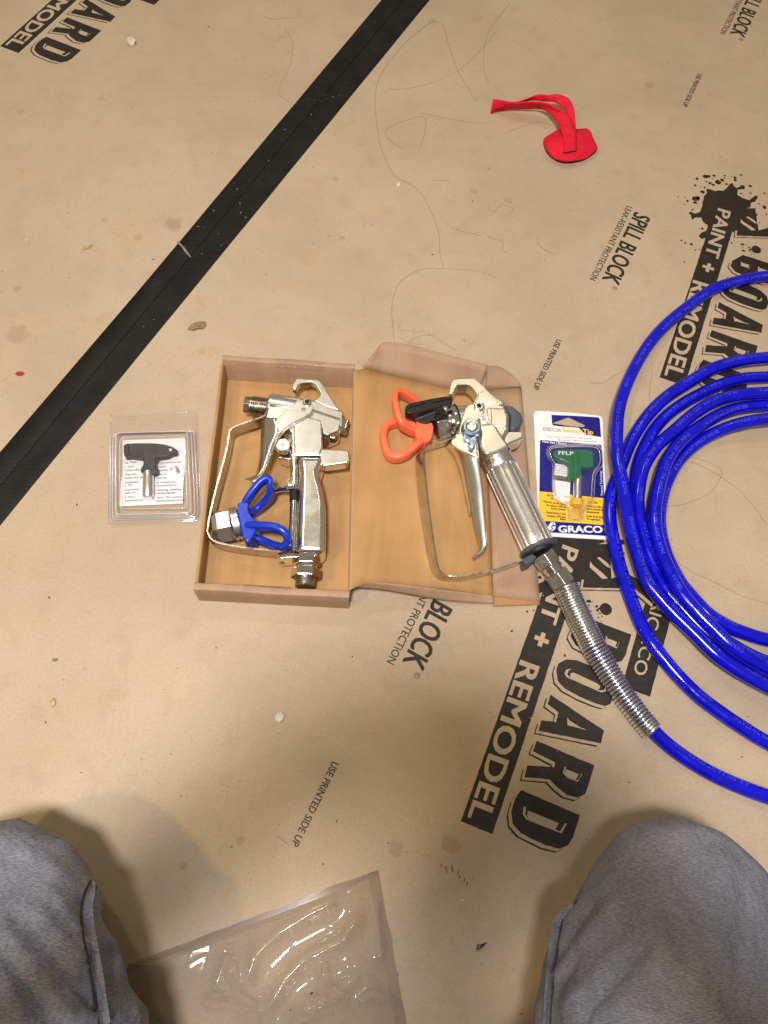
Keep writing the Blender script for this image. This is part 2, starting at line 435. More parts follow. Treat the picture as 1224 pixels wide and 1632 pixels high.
def logo_mesh():
    bm = bmesh.new()
    INK, PAP = 0, 1
    su = [F26(122, 1180)-F26(520, 5), None]
    U = lambda x, y: FU(x, y)-TR
    # splash behind the word
    splat = [(440, 330), (470, 325), (510, 338), (550, 352), (600, 345), (660, 350), (710, 305), (735, 270), (770, 248), (790, 290), (840, 320), (836, 400), (900, 440), (990, 470), (1050, 420), (1080, 408), (1096, 440), (1060, 490), (1010, 500), (1005, 560), (920, 580), (960, 620), (1080, 730), (1010, 800), (960, 850), (880, 870), (840, 880), (770, 872), (745, 950), (600, 990), (425, 950), (380, 960), (345, 925), (380, 880), (440, 858), (462, 790), (400, 745), (380, 690), (300, 690), (260, 722), (250, 660), (215, 632), (240, 613), (300, 640), (362, 620), (385, 560), (395, 490), (410, 420), (450, 380)]
    layer(bm, crisp([U(*p) for p in splat], amp=.5), .06, INK)
    for x, y, r in [(325, 198, 20), (430, 172, 34), (470, 165, 26), (540, 158, 22), (590, 240, 38), (640, 215, 26), (676, 160, 15), (668, 190, 12), (760, 170, 9), (805, 185, 22), (808, 215, 22), (882, 150, 16), (900, 305, 38), (860, 320, 26), (1000, 290, 22), (1000, 380, 15), (880, 385, 14), (915, 415, 10), (1180, 560, 28), (1180, 382, 14), (1205, 650, 12), (305, 450, 46), (340, 440, 26), (300, 500, 24), (205, 480, 18), (165, 520, 10), (170, 435, 9), (85, 428, 10), (45, 408, 7), (395, 365, 28), (420, 310, 16), (370, 300, 9), (300, 280, 18), (490, 255, 24), (530, 275, 22), (440, 235, 14), (270, 590, 14), (130, 980, 14), (175, 1012, 14), (252, 1027, 20), (165, 1250, 12), (392, 828, 18), (350, 825, 7), (300, 1100, 11), (362, 1093, 9), (920, 1112, 15), (762, 1010, 14), (910, 1030, 14), (1005, 1090, 12), (1020, 1130, 9), (700, 265, 18), (520, 200, 9), (1110, 515, 12), (1118, 752, 10), (1075, 655, 18)]:
        c = U(x, y); layer(bm, circle(c, r/7.948*.78, 12, .22), .06, INK)
    # strip with the knocked-out words
    strip = [F26(68, 1218), F26(305, 1315), U(745, 955), U(815, 700), U(600, 560), U(430, 950)]
    layer(bm, crisp(strip), .07, INK)
    upv = F26(670, 60)-F26(520, 5); upv.z = 0
    line_text(bm, 'REMODEL', F26(516, 12, .12), F26(122, 1180, .12), upv.length*1.0, .040, PAP, up=upv)
    upv2 = U(765, 625)-U(592, 572)
    a = U(592, 572); b = U(428, 1160); a.z = b.z = .12
    line_text(bm, 'PAINT', a, b, upv2.length*.98, .040, PAP, up=upv2)
    c = U(467, 1325); d = TDIR.copy(); d = (F26(122, 1180)-F26(520, 5)).normalized(); n = Vector((-d.y, d.x, 0))
    for e, f in ((d, n), (n, d)):
        w, h = 6.9, 2.1
        layer(bm, [c+e*w+f*h, c-e*w+f*h, c-e*w-f*h, c+e*w-f*h], .12+(.01 if e is n else 0), PAP)
    # big letters: shadow line, gap, solid face, inline
    s = F26(-34, 24)-F26(0, 0)
    def letter(fr, pts, cuts):
        q = [fr(*p) for p in pts]
        layer(bm, crisp([p+s for p in q]), .08, INK); layer(bm, crisp([p+s*.66 for p in q]), .10, PAP); layer(bm, crisp(q, amp=.25), .12, INK)
        for ct in cuts:
            k = [fr(*p) for p in ct]; ctr = sum(k, Vector())/len(k)
            layer(bm, k, .14, PAP)
            layer(bm, [p.lerp(ctr, .10)+s*(-.16) for p in k], .155, INK)
            layer(bm, [p.lerp(ctr, .28)+s*.10 for p in k], .17, PAP)
    letter(F26, [(782, 90), (800, 35), (860, 5), (940, 12), (1060, 60), (1150, 115), (1212, 190), (1222, 260), (1190, 340), (1150, 355), (1080, 335), (960, 285), (850, 225), (795, 165)], [[(858, 82), (885, 76), (1130, 190), (1162, 215), (1155, 245), (1120, 252), (862, 138), (846, 112)]])
    letter(F26, [(740, 268), (1143, 538), (1120, 635), (650, 540), (674, 460), (782, 475), (800, 402), (718, 340)], [[(866, 442), (1012, 535), (868, 498)]])
    letter(F26, [(638, 615), (1070, 800), (1025, 950), (1000, 1015), (945, 1042), (860, 1020), (785, 960), (735, 905), (545, 890), (566, 800), (770, 812), (775, 778), (608, 692)], [[(848, 808), (978, 862), (948, 922), (868, 894), (832, 855)]])
    letter(F26, [(520, 985), (962, 1172), (910, 1340), (870, 1400), (810, 1425), (700, 1400), (520, 1310), (455, 1235), (446, 1150), (475, 1050)], [[(540, 1108), (864, 1240), (822, 1310), (558, 1205), (532, 1165)]])
    letter(F25, [(470, 765), (895, 925), (845, 1110), (800, 1185), (730, 1205), (650, 1185), (580, 1120), (470, 1095), (350, 1030), (300, 940), (330, 860)], [[(648, 942), (780, 995), (752, 1062), (636, 1010)], [(440, 870), (560, 915), (535, 975), (430, 930)]])
    layer(bm, circle(F25(645, 678), 61/6.12*.6, 24, .03), .12, INK)
    letter(F25, [(436, 372), (700, 380), (840, 330), (1000, 400), (1150, 545), (1120, 640), (930, 480), (420, 468)], [])
    layer(bm, crisp([F25(*p) for p in [(150, 55), (690, 40), (700, 380), (440, 376), (330, 430), (250, 380), (180, 180)]], amp=.5), .075, INK)
    layer(bm, crisp([F25(*p) for p in [(494, 212), (520, 250), (600, 315), (665, 378), (612, 384), (488, 268)]]), .13, PAP)
    layer(bm, crisp([F25(*p) for p in [(560, 178), (585, 170), (668, 235), (690, 275), (660, 268)]]), .13, PAP)
    for x, y, r in ((470, 600, 16), (478, 640, 9), (555, 650, 14), (565, 690, 16), (575, 760, 8), (610, 750, 8), (520, 605, 5), (475, 695, 14), (245, 1132, 14), (600, 800, 6), (140, 580, 12)):
        layer(bm, circle(F25(x, y), r/6.12*.6, 9, .3), .12, INK)
    layer(bm, crisp([F6(500, 850), F6(640, 903), F6(802, 285), F6(672, 235)]), .07, INK)
    a = F6(573, 800, .12); b = F6(755, 205, .12); up = F6(690, 830)-F6(630, 808); 
    line_text(bm, 'AMERICA.CO', F6(700, 250, .12), F6(556, 783, .12), (F6(630, 808)-F6(556, 783)).length*.86, .012, PAP, up=F6(630, 808)-F6(556, 783))
    return bm
base_logo = obj('printed_logo', logo_mesh(), [M['ink'], M['floor']], floor, smooth=0, recalc=False)
lo = base_logo.copy(); COL.objects.link(lo); lo.parent = floor; lo.location = TR*MM
lo = base_logo.copy(); COL.objects.link(lo); lo.parent = floor
b0 = Vector((90.7, 40.94, 0)); t0 = Vector((-569.1, 940.0, 0))
rot = Matrix.Rotation(math.radians(-3.6), 4, 'Z')
lo.matrix_local = Matrix.Translation(t0*MM) @ rot @ Matrix.Scale(1.04, 4) @ Matrix.Translation(-b0*MM)
FS = Fr(930, 300, 8.743)
bm = bmesh.new()
upv = FS(960, 430)-FS(722, 330)
line_text(bm, 'SPILL BLOCK', FS(716, 326, .12), FS(258, 1262, .12), upv.length*.97, .028, 0, shear=.06)
upv = FS(685, 272)-FS(600, 240)
line_text(bm, 'LEAK-RESISTANT PROTECTION', FS(604, 243, .12), FS(84, 1262, .12), upv.length*1.0, .010, 0)
c = FS(433, 1392)
ring = [(c+Vector((math.cos(t)*r, math.sin(t)*r, .12))) for r in (2.6, 2.0) for t in [k*6.2832/20 for k in range(20)]]
vs = [bm.verts.new(p) for p in ring]
for k in range(20): bm.faces.new((vs[k], vs[(k+1) % 20], vs[20+(k+1) % 20], vs[20+k]))
d = (FS(258, 1262)-FS(716, 326)).normalized(); n = Vector((-d.y, d.x, 0))
line_text(bm, 'R', c-d*.9-n*1.1+Vector((0, 0, .12)), c+d*.9-n*1.1+Vector((0, 0, .12)), 2.2, .01, 0)
slog = obj('printed_slogan', bm, M['ink'], floor, smooth=0, recalc=False)
for k in (-1, 1):
    o = slog.copy(); COL.objects.link(o); o.parent = floor; o.location = TR*MM*k
FN = Fr(440, 1190, 9.067)
bm = bmesh.new(); upv = FN(915, 255)-FN(815, 210)
line_text(bm, 'USE PRINTED SIDE UP', FN(814, 208, .12), FN(216, 1408, .12), upv.length, .020, 0)
note = obj('printed_note', bm, M['ink'], floor, smooth=0, recalc=False)
for k in (1, 2):
    o = note.copy(); COL.objects.link(o); o.parent = floor; o.location = TR*MM*k
# pen scribbles on the board
FH = Fr(400, 0, 2.448)
bm = bmesh.new()
for pts in ([(570, 1262), (583, 1270), (572, 1282), (590, 1288), (630, 1290), (640, 1282), (632, 1298), (670, 1290), (700, 1300), (690, 1310), (720, 1305)],
            [(612, 1340), (640, 1320), (690, 1305), (740, 1330), (800, 1371)], [(600, 1335), (640, 1342), (700, 1346), (690, 1356)],
            [(700, 705), (735, 703), (770, 706), (768, 712)], [(930, 800), (926, 815), (945, 825), (960, 815), (980, 795)], [(985, 800), (1020, 810), (1015, 835)],
            [(870, 910), (905, 905), (930, 925), (985, 945), (980, 975), (1010, 990)], [(760, 870), (800, 895), (900, 920)]):
    tube(bm, catmull([FH(x, y, .12) for x, y in pts], 5), .16, 5)
tagit(obj('pen_scribble', bm, M['pen'], floor), kind='stuff')

# ------------------------------------------------------------------ tape over the seam
def ext(a, b, k): return (a[0]+(b[0]-a[0])*k, a[1]+(b[1]-a[1])*k)
L0, L1 = P(*ext((0, 727), (608, 0), -.5)), P(*ext((0, 727), (608, 0), 1.5))
R0, R1 = P(*ext((0, 838), (685, 0), -.5)), P(*ext((0, 838), (685, 0), 1.5))
tape = empty('seam_tape', P(330, 380), 'wide black tape running diagonally over the seam of the cardboard floor', 'tape')
bm = bmesh.new(); rows = []
for i in range(121):
    t = i/120; a = L0.lerp(L1, t); b = R0.lerp(R1, t); r = []
    for s, z in ((0, .0), (.01, .3), (.25, .35), (.446, .9), (.450, .1), (.474, .1), (.478, 1.7), (.53, 1.5), (.8, .7), (.99, .3), (1, 0)):
        p = a.lerp(b, s); e = .7*math.sin(i*.7+s*3)*(1 if s in (0, 1) else 0)*.25
        r.append(p+Vector((e, e, z+.12*noise.noise(Vector((i*.3, s*4, 0))) if z else 0.02)))
    rows.append(r)
grid(bm, rows); obj('strip', bm, M['tape'], tape, smooth=60)
bm = bmesh.new(); rows = []
q0 = P(*ext((0, 720), (287, 384), -.5)); q1 = P(284, 389)
c0 = L0.lerp(R0, .448); c1 = L0.lerp(R0, .448).lerp(L1.lerp(R1, .448), ((P(309, 411)-L0).dot(L1-L0))/(L1-L0).length_squared)
for i in range(60):
    t = i/59; a = q0.lerp(q1, t); b = c0.lerp(c1, t); r = []
    for s, z in ((0, .0), (.02, .75), (.5, .85), (.98, .95), (1, .6)):
        p = a.lerp(b, s)
        if i == 59: p += (q1-q0).normalized()*random.uniform(-1.5, 1.2)
        r.append(p+Vector((0, 0, z)))
    rows.append(r)
grid(bm, rows); obj('strip', bm, M['tape'], tape, smooth=60)
bm = bmesh.new()
face(bm, [P(x, y, 1.3) for x, y in ((281, 387), (285, 384), (289, 389), (297, 398), (303, 407), (306, 411), (303, 410), (295, 402), (288, 392))])
obj('torn_edge', bm, M['steelgrey'], tape, smooth=0)

# ------------------------------------------------------------------ litter on the floor
def hair(pts, label, r=.15, z=.25, fr=FH):
    bm = tube(bmesh.new(), catmull([fr(x, y, z+.15*math.sin(i*1.7)) for i, (x, y) in enumerate(pts)], 8), r*.72, 5)
    tagit(obj('hair', bm, M['hair'], smooth=60), label, 'hair', 'loose hairs on the floor')
hair([(560, 1340), (552, 1260), (551, 1180), (580, 1105), (640, 1060), (700, 1046), (748, 1046), (738, 990), (732, 910), (700, 820), (655, 745), (620, 718), (560, 685), (520, 610), (500, 545), (488, 460), (484, 400), (495, 320), (540, 240), (620, 150), (690, 95), (720, 82), (750, 100), (770, 170), (805, 270), (850, 350), (880, 395)], 'longest dark hair winding from the box flap up towards the tape', .19)
hair([(660, 570), (680, 510), (672, 455), (590, 475), (535, 500), (525, 525), (550, 555), (592, 578)], 'looped hair with a dark kinked end left of the red pouch', .16)
hair([(930, 330), (908, 270), (910, 190), (930, 120), (980, 50), (1010, 10)], 'curved hair above and left of the red strap', .16)
hair([(955, 125), (900, 190), (830, 260), (750, 305), (640, 340), (540, 350)], 'long faint hair crossing under the curved hair above the pouch', .12)
hair([(660, 440), (760, 460), (860, 478), (915, 480)], 'short flat hair pointing at the tip of the red strap', .12)
hair([(130, 110), (163, 170), (150, 260), (115, 330), (108, 365), (150, 400)], 'hair curving on the board left of the tape', .14)
hair([(40, 62), (90, 75), (150, 68), (260, 66)], 'faint hair at the top left of the tape', .10)
hair([(745, 1046), (830, 1052), (900, 1062), (965, 1085)], 'faint hair branching off the longest hair above the box', .11)
hair([(1180, 470), (1100, 480), (1030, 505), (985, 525)], 'thin hair beside the shadow of the red strap', .11)
hair([(0, 745), (70, 745), (140, 705), (210, 668)], 'hair leaving the card towards the hose top', .16, fr=Fr(940, 400, 3.549))
hair([(340, 870), (338, 790), (350, 700), (352, 630)], 'hair standing across the loop of the hose', .13, fr=Fr(940, 400, 3.549))
hair([(410, 1445), (520, 1435), (620, 1400), (690, 1360), (740, 1280), (740, 1235), (660, 1190), (560, 1165), (490, 1170)], 'brown hair curled inside the hose coil', .17, fr=Fr(940, 400, 3.549))
hair([(490, 1170), (620, 1210), (760, 1290), (860, 1370), (940, 1460), (1000, 1550)], 'long brown hair inside the coil running to the right', .17, fr=Fr(940, 400, 3.549))
hair([(745, 215), (860, 290), (960, 335), (1100, 405), (1224, 440)], 'brown hair below the middle of the hose coil', .15, fr=F6)
hair([(0, 1280), (110, 1360), (210, 1440)], 'short hair ending at the printed note near the left knee', .13, fr=FN)
hair([(1118, 925), (1128, 960), (1188, 995)], 'pale bent bristle below the red pouch', .16)
def chip(name, cx, cy, pts, h, mat, label, cat, tilt=.4):
    bm = bmesh.new(); top = [F00(cx+x, cy+y, h) for x, y in pts]
    for i, p in enumerate(top): p.z = h*(.35+.65*abs(math.sin(i*2.1+cx)))
    cen = sum(top, Vector())/len(top); cen.z = h*1.05
    c = bm.verts.new(cen); T = [bm.verts.new(p) for p in top]; B = [bm.verts.new((p.x*.9+cen.x*.1, p.y*.9+cen.y*.1, .1)) for p in top]
    n = len(T)
    for i in range(n):
        bm.faces.new((c, T[i], T[(i+1) % n])); bm.faces.new((T[i], B[i], B[(i+1) % n], T[(i+1) % n]))
    bm.faces.new(B[::-1])
    return tagit(obj(name, bm, mat, smooth=50), label, cat)
chip('paint_chip', 209, 63, [(-6, -3), (-2, -7), (4, -5), (7, 1), (4, 6), (-2, 7), (-6, 3)], 5, M['fleck'], 'white crumb by the printed letters in the upper left', 'crumb')
chip('dry_leaf', 314, 518, [(-16, 5), (-10, -1), (-2, -5), (7, -8), (13, -6), (14, -1), (9, 4), (1, 4), (-7, 7)], 3.5, M['leaf'], 'greyish dried leaf scrap above the open box', 'leaf')
chip('straw_bit', 138, 393, [(-9, 3), (-3, -2), (6, -4), (10, -3), (4, 1), (-3, 4)], 1.6, M['straw'], 'yellow green straw bit on the board left of the tape', 'straw')
chip('red_chip', 31, 595, [(-8, 1), (-3, -3), (5, -3), (8, 0), (3, 3), (-4, 3)], 1.5, M['redchip'], 'small red paint chip at the left edge', 'chip')
chip('crumb', 445, 1142, [(-7, 1), (-3, -6), (3, -8), (8, -2), (5, 5), (-1, 9), (-6, 6)], 3, M['fleck'], 'pale flaky crumb on the floor below the open box', 'crumb')
chip('seed_husk', 83, 1119, [(-4, 4), (-4, -3), (1, -7), (5, -2), (4, 4), (0, 7)], 2.5, M['straw'], 'yellow husk on the floor above the left knee', 'husk')
chip('crumb', 86, 1051, [(-5, 1), (-1, -3), (4, -2), (5, 1), (0, 3)], 2, M['leaf'], 'small grey crumb above the yellow husk', 'crumb')
chip('straw_bit', 680, 1360, [(-6, 2), (-2, -4), (4, -4), (6, 1), (1, 4)], 1.5, M['straw'], 'yellow crumb between the plastic bag and the printed logo', 'straw')
chip('purple_chip', 767, 1509, [(-8, 6), (-6, -3), (2, -4), (10, -7), (3, 0), (-3, 4)], 3, M['purple'], 'dark purple curled chip right of the plastic bag', 'chip')
chip('crumb', 635, 293, [(-3, 2), (-1, -3), (3, -2), (2, 3)], 2, M['fleck'], 'tiny white crumb beside the longest hair', 'crumb')
for i, (a, b) in enumerate((((1150, 1250), (1180, 1232)), ((1170, 1262), (1212, 1230)))):
    pass
bm = bmesh.new()
for k in range(60):                     # lint caught on the tape
    c = L0.lerp(L1, random.uniform(.2, .8)).lerp(R0.lerp(R1, random.uniform(.2, .8)), random.uniform(.05, .95)); c.z = 1.9
    a = random.uniform(0, 6.28); l = random.choice((.4, .5, .6, .8, 2.2)); w = .2
    d = Vector((math.cos(a)*l, math.sin(a)*l, 0)); n_ = Vector((-math.sin(a)*w, math.cos(a)*w, 0))
    face(bm, [c-d, c+n_, c+d, c-n_], 1)
for k in range(420):
    x = random.uniform(-20, 1244); y = random.uniform(-20, 1650)
    c = P(x, y, .05); r = random.uniform(.15, .5) if random.random() < .93 else random.uniform(.5, .9)
    a = random.uniform(0, 6.28); e = random.uniform(1, 2.6)
    q = [c+Vector((math.cos(a)*math.cos(t)*r*e-math.sin(a)*math.sin(t)*r, math.sin(a)*math.cos(t)*r*e+math.cos(a)*math.sin(t)*r, 0)) for t in (0, 1.05, 2.1, 3.14, 4.19, 5.24)]
    vs = [bm.verts.new(p) for p in q]; top = bm.verts.new(c+Vector((0, 0, r*.7)))
    mi = 0 if random.random() < .62 else 1
    for j in range(6): bm.faces.new((vs[j], vs[(j+1) % 6], top)).material_index = mi
for x, y in ((710, 1383), (712, 1388), (720, 1382), (721, 1387), (730, 1390), (732, 1397), (740, 1402), (744, 1408), (703, 1379)):
    vs = [P(x+dx*.8, y+dy, .3) for dx, dy in ((-1, 3), (0, -3), (1.4, -2), (1, 3))]; f = face(bm, vs, 0)
tagit(obj('floor_dust', bm, [M['dust'], M['fleck']], smooth=0), 'dust specks and tiny splinters scattered over the cardboard floor', 'dust', kind='stuff')

# ------------------------------------------------------------------ open cardboard box
BL, BR, TRC, TLC = Vector((-160.5, 217, 0)), Vector((-25.5, 223.5, 0)), Vector((-46.5, 459, 0)), Vector((-179.6, 454, 0))
WH = 32
box = empty('cardboard_box', (-100, 340, 0), 'open brown corrugated box with its lid folded out flat to the right', 'box')
def out(a, b, t):
    d = (b-a).normalized(); return Vector((d.y, -d.x, 0))*t
bm = bmesh.new(); prism(bm, [p+Vector((0, 0, 2.5)) for p in (BL, BR, TRC, TLC)], .3)
obj('bottom_panel', bm, M['box'], box)
def wall(name, a, b, t, e0, e1, h=WH, mat='box', lean=0):
    """upright wall, gently warped, with a rolled top edge"""
    n = out(a, b, 1); d = (b-a).normalized(); a2 = a-d*e0; b2 = b+d*e1; bm = bmesh.new(); rows = []
    for i in range(25):
        f = i/24; p = a2.lerp(b2, f); w = .5*math.sin(f*9+a.x)*math.sin(math.pi*f); hh = h+.35*noise.noise(Vector((f*5, a.y, 0)))
        prof = [(0, .4), (w*.4, h*.5), (w, hh-1.2), (w+.5, hh-.3), (w+1.1, hh), (w+t-1.1, hh), (w+t-.4, hh-.4), (w+t, hh-1.4), (t+w*.5, h*.5), (t, .4)]
        rows.append([p+n*(x+lean*z/h)+Vector((0, 0, z)) for x, z in prof])
    grid(bm, rows)
    for r in (rows[0], rows[-1]): face(bm, r)
    bmesh.ops.remove_doubles(bm, verts=bm.verts[:], dist=.001)
    return obj(name, bm, M[mat], box, smooth=50)
wall('front_wall', BL, BR, 7, 3.5, 1.5, mat='boxout_lit')
wall('back_wall', TRC, TLC, 6, 1.5, 2.5, mat='boxout_lit', lean=5)
wall('side_wall', TLC, BL, 3, 0, 0, mat='box')
wall('side_wall', BR, TRC, 2.6, 0, 0, mat='box')
# glossy packing tape over the front and back rims
for a, b, f0, f1 in ((BL, BR, .30, .62), (TRC, TLC, .22, .60)):
    n = out(a, b, 1); bm = bmesh.new(); rows = []
    for i in range(40):
        f = f0+(f1-f0)*i/39; p = a.lerp(b, f); w = .25*noise.noise(Vector((f*60, a.y, 0))); ln = 5 if a is TRC else 0
        rows.append([p+n*(-.35+ln*.6)+Vector((0, 0, WH-6+w)), p+n*(-.3+ln)+Vector((0, 0, WH+.1+w)), p+n*(1.2+ln)+Vector((0, 0, WH+.75+w)), p+n*(3.5+ln)+Vector((0, 0, WH+.8-w)), p+n*(6+ln)+Vector((0, 0, WH+.6+w))])
    grid(bm, rows); obj('packing_tape', bm, M['clear'], box, smooth=180)
# lid
cols = [((34, 165), (22, 1447), 33), ((90, 172), (80, 1448), 31), ((300, 225), (300, 1452), 23), ((560, 285), (560, 1480), 15), ((790, 296), (838, 1520), 6), ((1003, 282), (1113, 1558), 3.2)]
def lidpt(i, s, dz=0):
    if i == 0:
        n = out(BR, TRC, 1); q = TRC.lerp(BR, s)+n*1.6; q.z = 33.2; return q
    a, b, z = cols[i]; return F2(a[0]+(b[0]-a[0])*s, a[1]+(b[1]-a[1])*s, z+dz)
bm = bmesh.new(); rows = []
for k in range(5*8+1):
    i = min(4, k//8); f = (k-i*8)/8; r = []
    for j in range(21):
        s = j/20; p = lidpt(i, s).lerp(lidpt(i+1, s), f)
        p.z += .9*noise.noise(Vector((p.x*.02, p.y*.012, 3)))*min(1, k/6)
        if k in (32,): p.z -= .7
        r.append(p)
    rows.append(r)
grid(bm, rows[1:33]); lid = obj('lid', bm, M['box'], box, smooth=60, solid=2.2)
bm = bmesh.new(); grid(bm, [[p-Vector((1.6, 0, 3.0)) for p in rows[0]], [p+Vector((0, 0, .2)) for p in rows[0]], [p+Vector((0, 0, .5)) for p in rows[1]], [p+Vector((0, 0, .3)) for p in rows[2]]]); obj('hinge_fold', bm, M['boxout_lit'], box, smooth=60)
bm = bmesh.new(); grid(bm, rows[32:]); obj('tuck_flap', bm, M['boxout_lit'], box, smooth=60, solid=2.0)
def card(name, pts, mat='boxout_lit', sub=4, th=1.8):
    """a bent card panel from (frame2 x, y, height) corners: bottom row then top row"""
    a, b = pts; rows = []
    A = catmull([F2(*p) for p in a], sub); B = catmull([F2(*p) for p in b], sub)
    bm = bmesh.new(); grid(bm, [[p.lerp(q, k/4) for k in range(5)] for p, q in zip(A, B)])
    return obj(name, bm, M[mat], box, smooth=22, solid=th)
card('dust_flap', ([(66, 168, 32), (240, 210, 26), (400, 250, 20), (560, 290, 15), (690, 296, 10), (745, 330, 8)], [(150, 70, 44), (196, 20, 46), (330, 34, 46), (500, 78, 43), (690, 128, 37), (806, 156, 33)]))
card('ear', ([(790, 300, 6), (860, 294, 6), (930, 288, 5), (997, 282, 5)], [(806, 158, 20), (872, 163, 19), (940, 205, 14), (996, 262, 8)]))
card('side_flap', ([(26, 1449, 32), (130, 1440, 30), (340, 1456, 26), (540, 1480, 15), (720, 1500, 9), (842, 1520, 6)], [(30, 1466, 25), (200, 1484, 18), (420, 1524, 12), (560, 1548, 5), (720, 1562, 2.5), (848, 1566, 2.5)]), th=1.4)
card('lip', ([(840, 1522, 5), (930, 1530, 4.6), (1030, 1545, 4), (1113, 1558, 3.4)], [(838, 1584, 1.4), (930, 1580, 1.4), (1030, 1576, 1.4), (1112, 1572, 1.4)]), mat='box', th=1.0)

# ------------------------------------------------------------------ polished gun in the box
Z0 = 3
gunA = empty('paint_spray_gun', F1(700, 800, Z0), 'polished metal paint spray gun with bare threaded nozzle lying inside the box', 'spray gun')
def part(name, bm, mat, par, bevel=0, seg=3, smooth=35, **k): return obj(name, bm, M[mat], par, smooth=smooth, bevel=bevel, seg=seg, **k)
# barrel and body
bm = plate(F1, [(462, 462), (492, 338), (600, 348), (742, 368), (912, 433), (905, 475), (886, 540), (826, 566), (800, 560), (792, 520), (790, 652), (792, 690), (615, 690), (612, 560), (585, 505), (540, 470)], Z0+5, Z0+33)
bodyA = part('body', bm, 'cast', gunA, 2.0, 2, 25)
def facet(fr, lo, hi, z0, z1):
    bm = bmesh.new(); grid(bm, [[fr(*p, z0) for p in lo], [fr(*p, z1) for p in hi], [fr(p[0]+3, p[1]+6, z1-6) for p in hi]]); return bm
part('top_facet', facet(F1, [(490, 334), (600, 345), (742, 364), (914, 431), (916, 440)], [(478, 392), (600, 398), (738, 424), (878, 470), (898, 474)], Z0+22, Z0+34.6), 'chrome', gunA, smooth=15)
bm = plate(F1, [(622, 500), (700, 455), (790, 480), (796, 640), (780, 684), (626, 684)], Z0+6, Z0+34.5); part('side_panel', bm, 'cast', gunA, 2.2, 3)
bm = lathe(bmesh.new(), F1(482, 402, Z0+20), F1(640, 430, Z0+20), [(0, 13.6), (.05, 14), (1, 14.2)], 32); part('barrel', bm, 'cast', gunA, 0)
bm = plate(F1, [(612, 288), (618, 262), (640, 231), (700, 234), (776, 241), (798, 268), (845, 345), (896, 424), (830, 404), (738, 366), (776, 336), (781, 322), (752, 272), (724, 254), (668, 262), (652, 272), (640, 298), (622, 300)], Z0+21, Z0+29); part('hanging_hook', bm, 'cast', gunA, 2.0, 2)
bm = plate(F1, [(776, 640), (800, 648), (940, 655), (950, 668), (956, 716), (945, 733), (880, 742), (800, 752), (778, 720)], Z0+20, Z0+33); part('hand_stop', bm, 'cast', gunA, 3.0, 3)
# threaded outlet
a, b = F1(336, 390, Z0+20), F1(372, 395, Z0+20); part('hex_end', hexnut(bmesh.new(), a, b, 9.6, .4), 'nickel', gunA, .5, 2)
prof = [(0, 9.2)]
for k in range(9): prof += [(.06+k*.1, 9.2), (.085+k*.1, 10.4), (.11+k*.1, 10.4), (.135+k*.1, 9.2)]
prof += [(1, 9.4)]
part('threaded_outlet', lathe(bmesh.new(), F1(370, 395, Z0+20), F1(478, 409, Z0+20), prof, 32), 'nickel', gunA, smooth=50)
part('retaining_ring', lathe(bmesh.new(), F1(474, 407, Z0+20), F1(490, 409, Z0+20), [(0, 12.5), (.1, 13.4), (.9, 13.4), (1, 12.5)], 32), 'chrome', gunA)
# trigger
bm = plate(F1, [(512, 486), (560, 440), (640, 368), (690, 355), (722, 366), (738, 392), (738, 415), (718, 446), (650, 482), (604, 508), (556, 545), (540, 552), (520, 520)], Z0+33, Z0+37.5); part('trigger_plate', bm, 'cast', gunA, .9, 3)
bm = loft(bmesh.new(), [F1(x, y, Z0+36) for x, y in ((548, 548), (512, 620), (482, 690), (452, 770), (420, 826), (392, 846))], [F1(x, y, Z0+30) for x, y in ((600, 512), (560, 560), (516, 640), (470, 742), (410, 800), (338, 830))], 3, 6, .5)
part('trigger', bm, 'polished', gunA, solid=1.4)
bm = loft(bmesh.new(), [F1(x, y, Z0+26) for x, y in ((440, 478), (432, 560), (428, 640), (420, 720), (400, 800), (368, 848))], [F1(x, y, Z0+34) for x, y in ((520, 470), (545, 545), (505, 622), (478, 690), (446, 770), (388, 846))], 4, 6, 1.5)
part('trigger_front', bm, 'polished', gunA, solid=1.2)
def screw(x, y, z, r, par, fr=F1, hexr=.5, mat='steel'):
    c = fr(x, y, z); bm = lathe(bmesh.new(), c, c+Vector((0, 0, 2.4)), [(0, r), (.7, r), (1, r*.82)], 20)
    o = part('screw', bm, mat, par)
    bm = lathe(bmesh.new(), c+Vector((0, 0, 2.3)), c+Vector((0, 0, 2.75)), [(0, r*hexr), (1, r*hexr)], 6); obj('socket', bm, M['rubber'], o, smooth=0)
screw(703, 378, Z0+37, 4.6, gunA); 
bm = lathe(bmesh.new(), F1(680, 421, Z0+37), F1(680, 421, Z0+37)+Vector((0, 0, 1)), [(0, 2.6), (1, 2.3)], 18); part('pin', bm, 'steel', gunA)
c = F1(562, 646, Z0+27); bm = lathe(bmesh.new(), c, c+Vector((0, 0, 7)), [(0, 7.3), (.85, 7.3), (1, 6.6)], 28); o = part('pivot_pin', bm, 'satin', gunA)
bm = lathe(bmesh.new(), c+Vector((0, 0, 6.9)), c+Vector((0, 0, 7.2)), [(0, 1.5), (1, 1.4)], 14); part('dimple', bm, 'nickel', o)
bm = plate(F1, [(528, 672), (590, 640), (612, 650), (612, 712), (575, 714), (535, 700)], Z0+6, Z0+22); part('pivot_bracket', bm, 'chrome', gunA, 1.5)
bm = plate(F1, [(560, 560), (612, 540), (616, 640), (585, 620)], Z0+8, Z0+26); part('needle_block', bm, 'nickel', gunA, 1.2)
